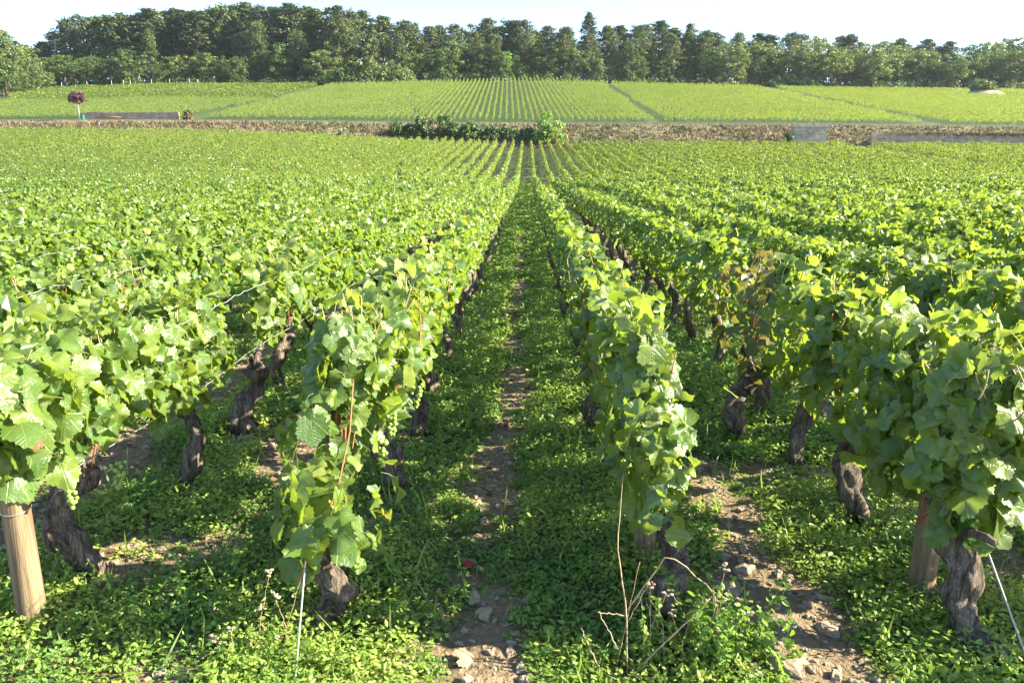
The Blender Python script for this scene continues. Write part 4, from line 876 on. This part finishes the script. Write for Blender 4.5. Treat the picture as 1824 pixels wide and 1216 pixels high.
FRONT = [(100, 96, 'broad0', 'broad'), (125, 92, 'broad1', 'broad'), (150, 98, 'broad0', 'broad'), (180, 95, 'broad1', 'broad'), (212, 98, 'broad0', 'broad'), (240, 85, 'broad0', 'broad'), (280, 52, 'pine1', 'olive'), (322, 96, 'broad0', 'light'), (352, 98, 'broad0', 'light'), (376, 92, 'broad2', 'broad'), (389, 99, 'broad2', 'light'), (405, 100, 'broad0', 'broad'),
         (430, 98, 'broad0', 'broad'), (440, 60, 'pine0', 'pine'), (462, 92, 'broad0', 'broad'), (478, 74, 'pine1', 'olive'), (507, 75, 'broad2', 'broad'), (470, 38, 'pine0', 'olive'), (495, 108, 'broad0', 'light'), (540, 55, 'pine0', 'olive'), (583, 84, 'broad1', 'light'), (612, 30, 'pine2', 'olive'), (600, 108, 'broad0', 'light'), (625, 50, 'pine2', 'olive'), (560, 118, 'broad1', 'broad'),
         (668, 42, 'pine1', 'olive'), (690, 60, 'pine2', 'olive'), (716, 56, 'pine1', 'olive'), (742, 92, 'broad0', 'light'), (757, 75, 'pine2', 'pine'), (790, 80, 'broad0', 'broad'), (812, 72, 'broad0', 'broad'), (826, 77, 'broad2', 'broad'), (845, 58, 'pine0', 'olive'), (856, 82, 'broad0', 'broad'), (880, 62, 'pine0', 'olive'), (894, 92, 'broad2', 'broad'), (905, 90, 'broad2', 'bright'), (935, 62, 'pine0', 'olive'), (955, 78, 'pine2', 'olive'), (975, 75, 'broad0', 'broad'),
         (1003, 52, 'pine0', 'olive'), (1022, 85, 'broad0', 'broad'), (1045, 62, 'pine0', 'olive'), (1062, 104, 'broad2', 'light'), (1088, 82, 'pine1', 'olive'), (1112, 74, 'pine2', 'olive'), (1130, 100, 'broad0', 'broad'), (1155, 86, 'pine1', 'olive'), (1176, 98, 'broad2', 'light'), (1185, 62, 'pine0', 'olive'), (1217, 60, 'pine2', 'olive'), (1243, 58, 'pine0', 'olive'), (1265, 80, 'broad0', 'broad'),
         (1290, 74, 'broad0', 'light'), (1312, 117, 'pine1', 'olive'), (1330, 119, 'pine1', 'olive'), (1325, 72, 'broad0', 'light'), (1356, 76, 'broad0', 'light'), (1385, 88, 'broad1', 'broad'), (1415, 78, 'broad0', 'light'), (1440, 74, 'broad0', 'light'), (1465, 88, 'broad1', 'light'), (1490, 82, 'broad0', 'light'), (1515, 95, 'broad1', 'broad'), (1535, 85, 'broad0', 'light'), (1565, 78, 'broad0', 'light'), (1590, 98, 'broad1', 'broad'),
         (1615, 85, 'broad0', 'light'), (1640, 102, 'broad1', 'broad'), (1668, 98, 'broad0', 'broad'), (1695, 96, 'broad1', 'broad'), (1722, 92, 'broad0', 'broad'), (1750, 90, 'broad0', 'broad'), (1778, 88, 'broad1', 'broad'), (1806, 92, 'broad0', 'broad')]
for j_, (q, yt, kd, mt) in enumerate(FRONT):
    pn = kd[:4] == 'pine'; side = "left" if j_ < 39 else "right"; oi = j_ if j_ < 39 else len(FRONT)-1-j_
    look = {'pine0': "bare-trunked pine", 'pine1': "full pine branched to the ground", 'pine2': "shaggy pine"}.get(kd, {'broad': "dark leafy tree", 'light': "sunlit leafy tree", 'bright': "vivid green young tree"}.get(mt))
    lab = f"{look} at the wood's front edge, {ORD[oi]} from the {side}"
    if q == 280: lab = "big sunlit pine branched to the ground, standing forward in the wood above the purple tree"
    if q == 1003: lab = "pine on a tall slim pale trunk at the wood's edge above the central parcel"
    if q == 1243: lab = "tiered pine with a bare pale trunk at the right of the wood's pines"
    if q in (1312, 1330): lab = "small bushy pine at the head of the right track, " + ("left" if q == 1312 else "right") + " of a pair"
    d = 219+rt.uniform(-1.5, 7) + (4 if yt < 70 else 0)
    tree("pine_tree" if pn else "broadleaf_tree", q, yt, d, kd, mt, lab, "trees at the wood's front edge", wide={'pine0': 1.1, 'pine1': 1.0, 'pine2': 1.45}.get(kd, 1.6), pale=pn)
# ivy-clad shrubs left of the central parcel
for j_, (q, w, h, lab) in enumerate(((618, 9, 4.6, "leafy shrub at the wood's edge, left of the ivy mounds"), (645, 8, 6.0, "pale ivy-draped mound at the wood's edge, leftmost"), (672, 8, 6.8, "tallest pale ivy-draped mound at the wood's edge"), (700, 8, 6.2, "pale ivy-draped mound, second from the parcel's corner"), (722, 6, 4.6, "low ivy-draped mound at the central parcel's upper left corner"))):
    bush(q, 214, w, h, M['light'] if j_ else M['broad'], lab, 70+j_, 6, "ivy mounds at the wood's edge", "ivy_mound", 60, 60, (.3, .55))
for j_, (q, w, h, m) in enumerate(((772, 6, 3.2, 'broad'), (790, 5, 3.8, 'broad'), (1190, 5, 2.5, 'broad'), (1240, 6, 2.6, 'broad'), (1275, 7, 2.8, 'broad'), (1370, 6, 3.0, 'broad'), (1395, 7, 4.4, 'broad'), (1425, 6, 3.0, 'light'), (1120, 5, 2.6, 'broad'), (1060, 4, 2.6, 'broad'))):
    bush(q, 215.5, w, h, M[m], f"{'pale' if m == 'light' else 'dark'} rounded shrub at the foot of the wood, {ORD[j_]} listed from the central parcel" if False else f"{'pale' if m == 'light' else 'dark'} rounded shrub {h:.0f} m tall at the wood's foot, {['just right of the ivy mounds','below the leafy trees left of centre','below the light leafy tree right of centre','below the bare-trunked tiered pine','right of the tiered pine','right of the small pine pair','tallest at the right track head','beside the right track head','above the gap between two parcels','above the central parcel upper right corner'][j_]}".replace(f" {h:.0f} m tall", ""), 90+j_, 4, "shrubs at the foot of the wood", "shrub", 44, 40, (.28, .5))
# hill of bushy trees at the far left
for j_, (q, yt, d, m, w) in enumerate(((-45, 20, 205, 'broad', 1.2), (-10, 34, 200, 'light', 1.2), (18, 42, 204, 'broad', 1.1), (40, 62, 200, 'light', 1.15), (-20, 80, 190, 'broad', 1.25), (12, 92, 188, 'broad', 1.25), (38, 98, 192, 'broad', 1.2), (60, 92, 198, 'broad', 1.2), (74, 112, 196, 'light', 1.1), (95, 124, 204, 'light', 1.1), (2, 120, 183, 'broad', 1.3), (28, 128, 184, 'broad', 1.2), (56, 128, 190, 'broad', 1.2))):
    tree("broadleaf_tree", q, yt, d, 'broad1' if j_ % 2 else 'broad0', m, f"dense {'sunlit' if m == 'light' else 'dark'} leafy tree, {ORD[j_]} down the wooded slope at far left", "trees on the wooded slope at far left", wide=w)
# low growth under the trees
ug = MB(); rg = np.random.default_rng(12)
for m, y0, y1, hmax, sz in ((600, 215, 224, 2.2, (.3, .55)), (1700, 224, 238, 6.0, (.35, .65)), (2600, 244, 264, 12.5, (.45, .8))):
    x = rg.uniform(-180, 175, m); y = rg.uniform(y0, y1, m); kp = np.abs(x) < .7*y; x, y = x[kp], y[kp]; m = len(x); hm = hmax*(.55+.45*vnoise(x*.11, y*.05, 17))
    C = np.stack([x, y, zt(x, y)+.3+rg.random(m)*hm], -1); clump_leaves(ug, rg, C, rg.uniform(1.0, 2.1, m), rg.uniform(.7, 1.6, m), 40, sz, rg.uniform(.05, .6, m), TPL[4])
tag(ug.build("undergrowth", M['broad'], smooth=False), "dark tangled undergrowth beneath the wood's trees", "undergrowth", kind="stuff")

# ------------------------------------------------------------------ haze
HAZE = 0.00011
if HAZE:
    V, Fs = box((0, 330, 24), (1100, 1000, 62)); m = bpy.data.materials.new("haze_air"); m.use_nodes = True; nd = m.node_tree.nodes; nd.clear()
    ou = nd.new("ShaderNodeOutputMaterial"); pv = nd.new("ShaderNodeVolumePrincipled"); pv.inputs["Color"].default_value = (.8, .9, 1, 1); pv.inputs["Density"].default_value = HAZE; pv.inputs["Anisotropy"].default_value = .3
    m.node_tree.links.new(pv.outputs[0], ou.inputs["Volume"]); o = MB().add(V, Fs).build("haze", m, smooth=False); tag(o, "thin bluish evening haze over the valley", "haze", kind="stuff")
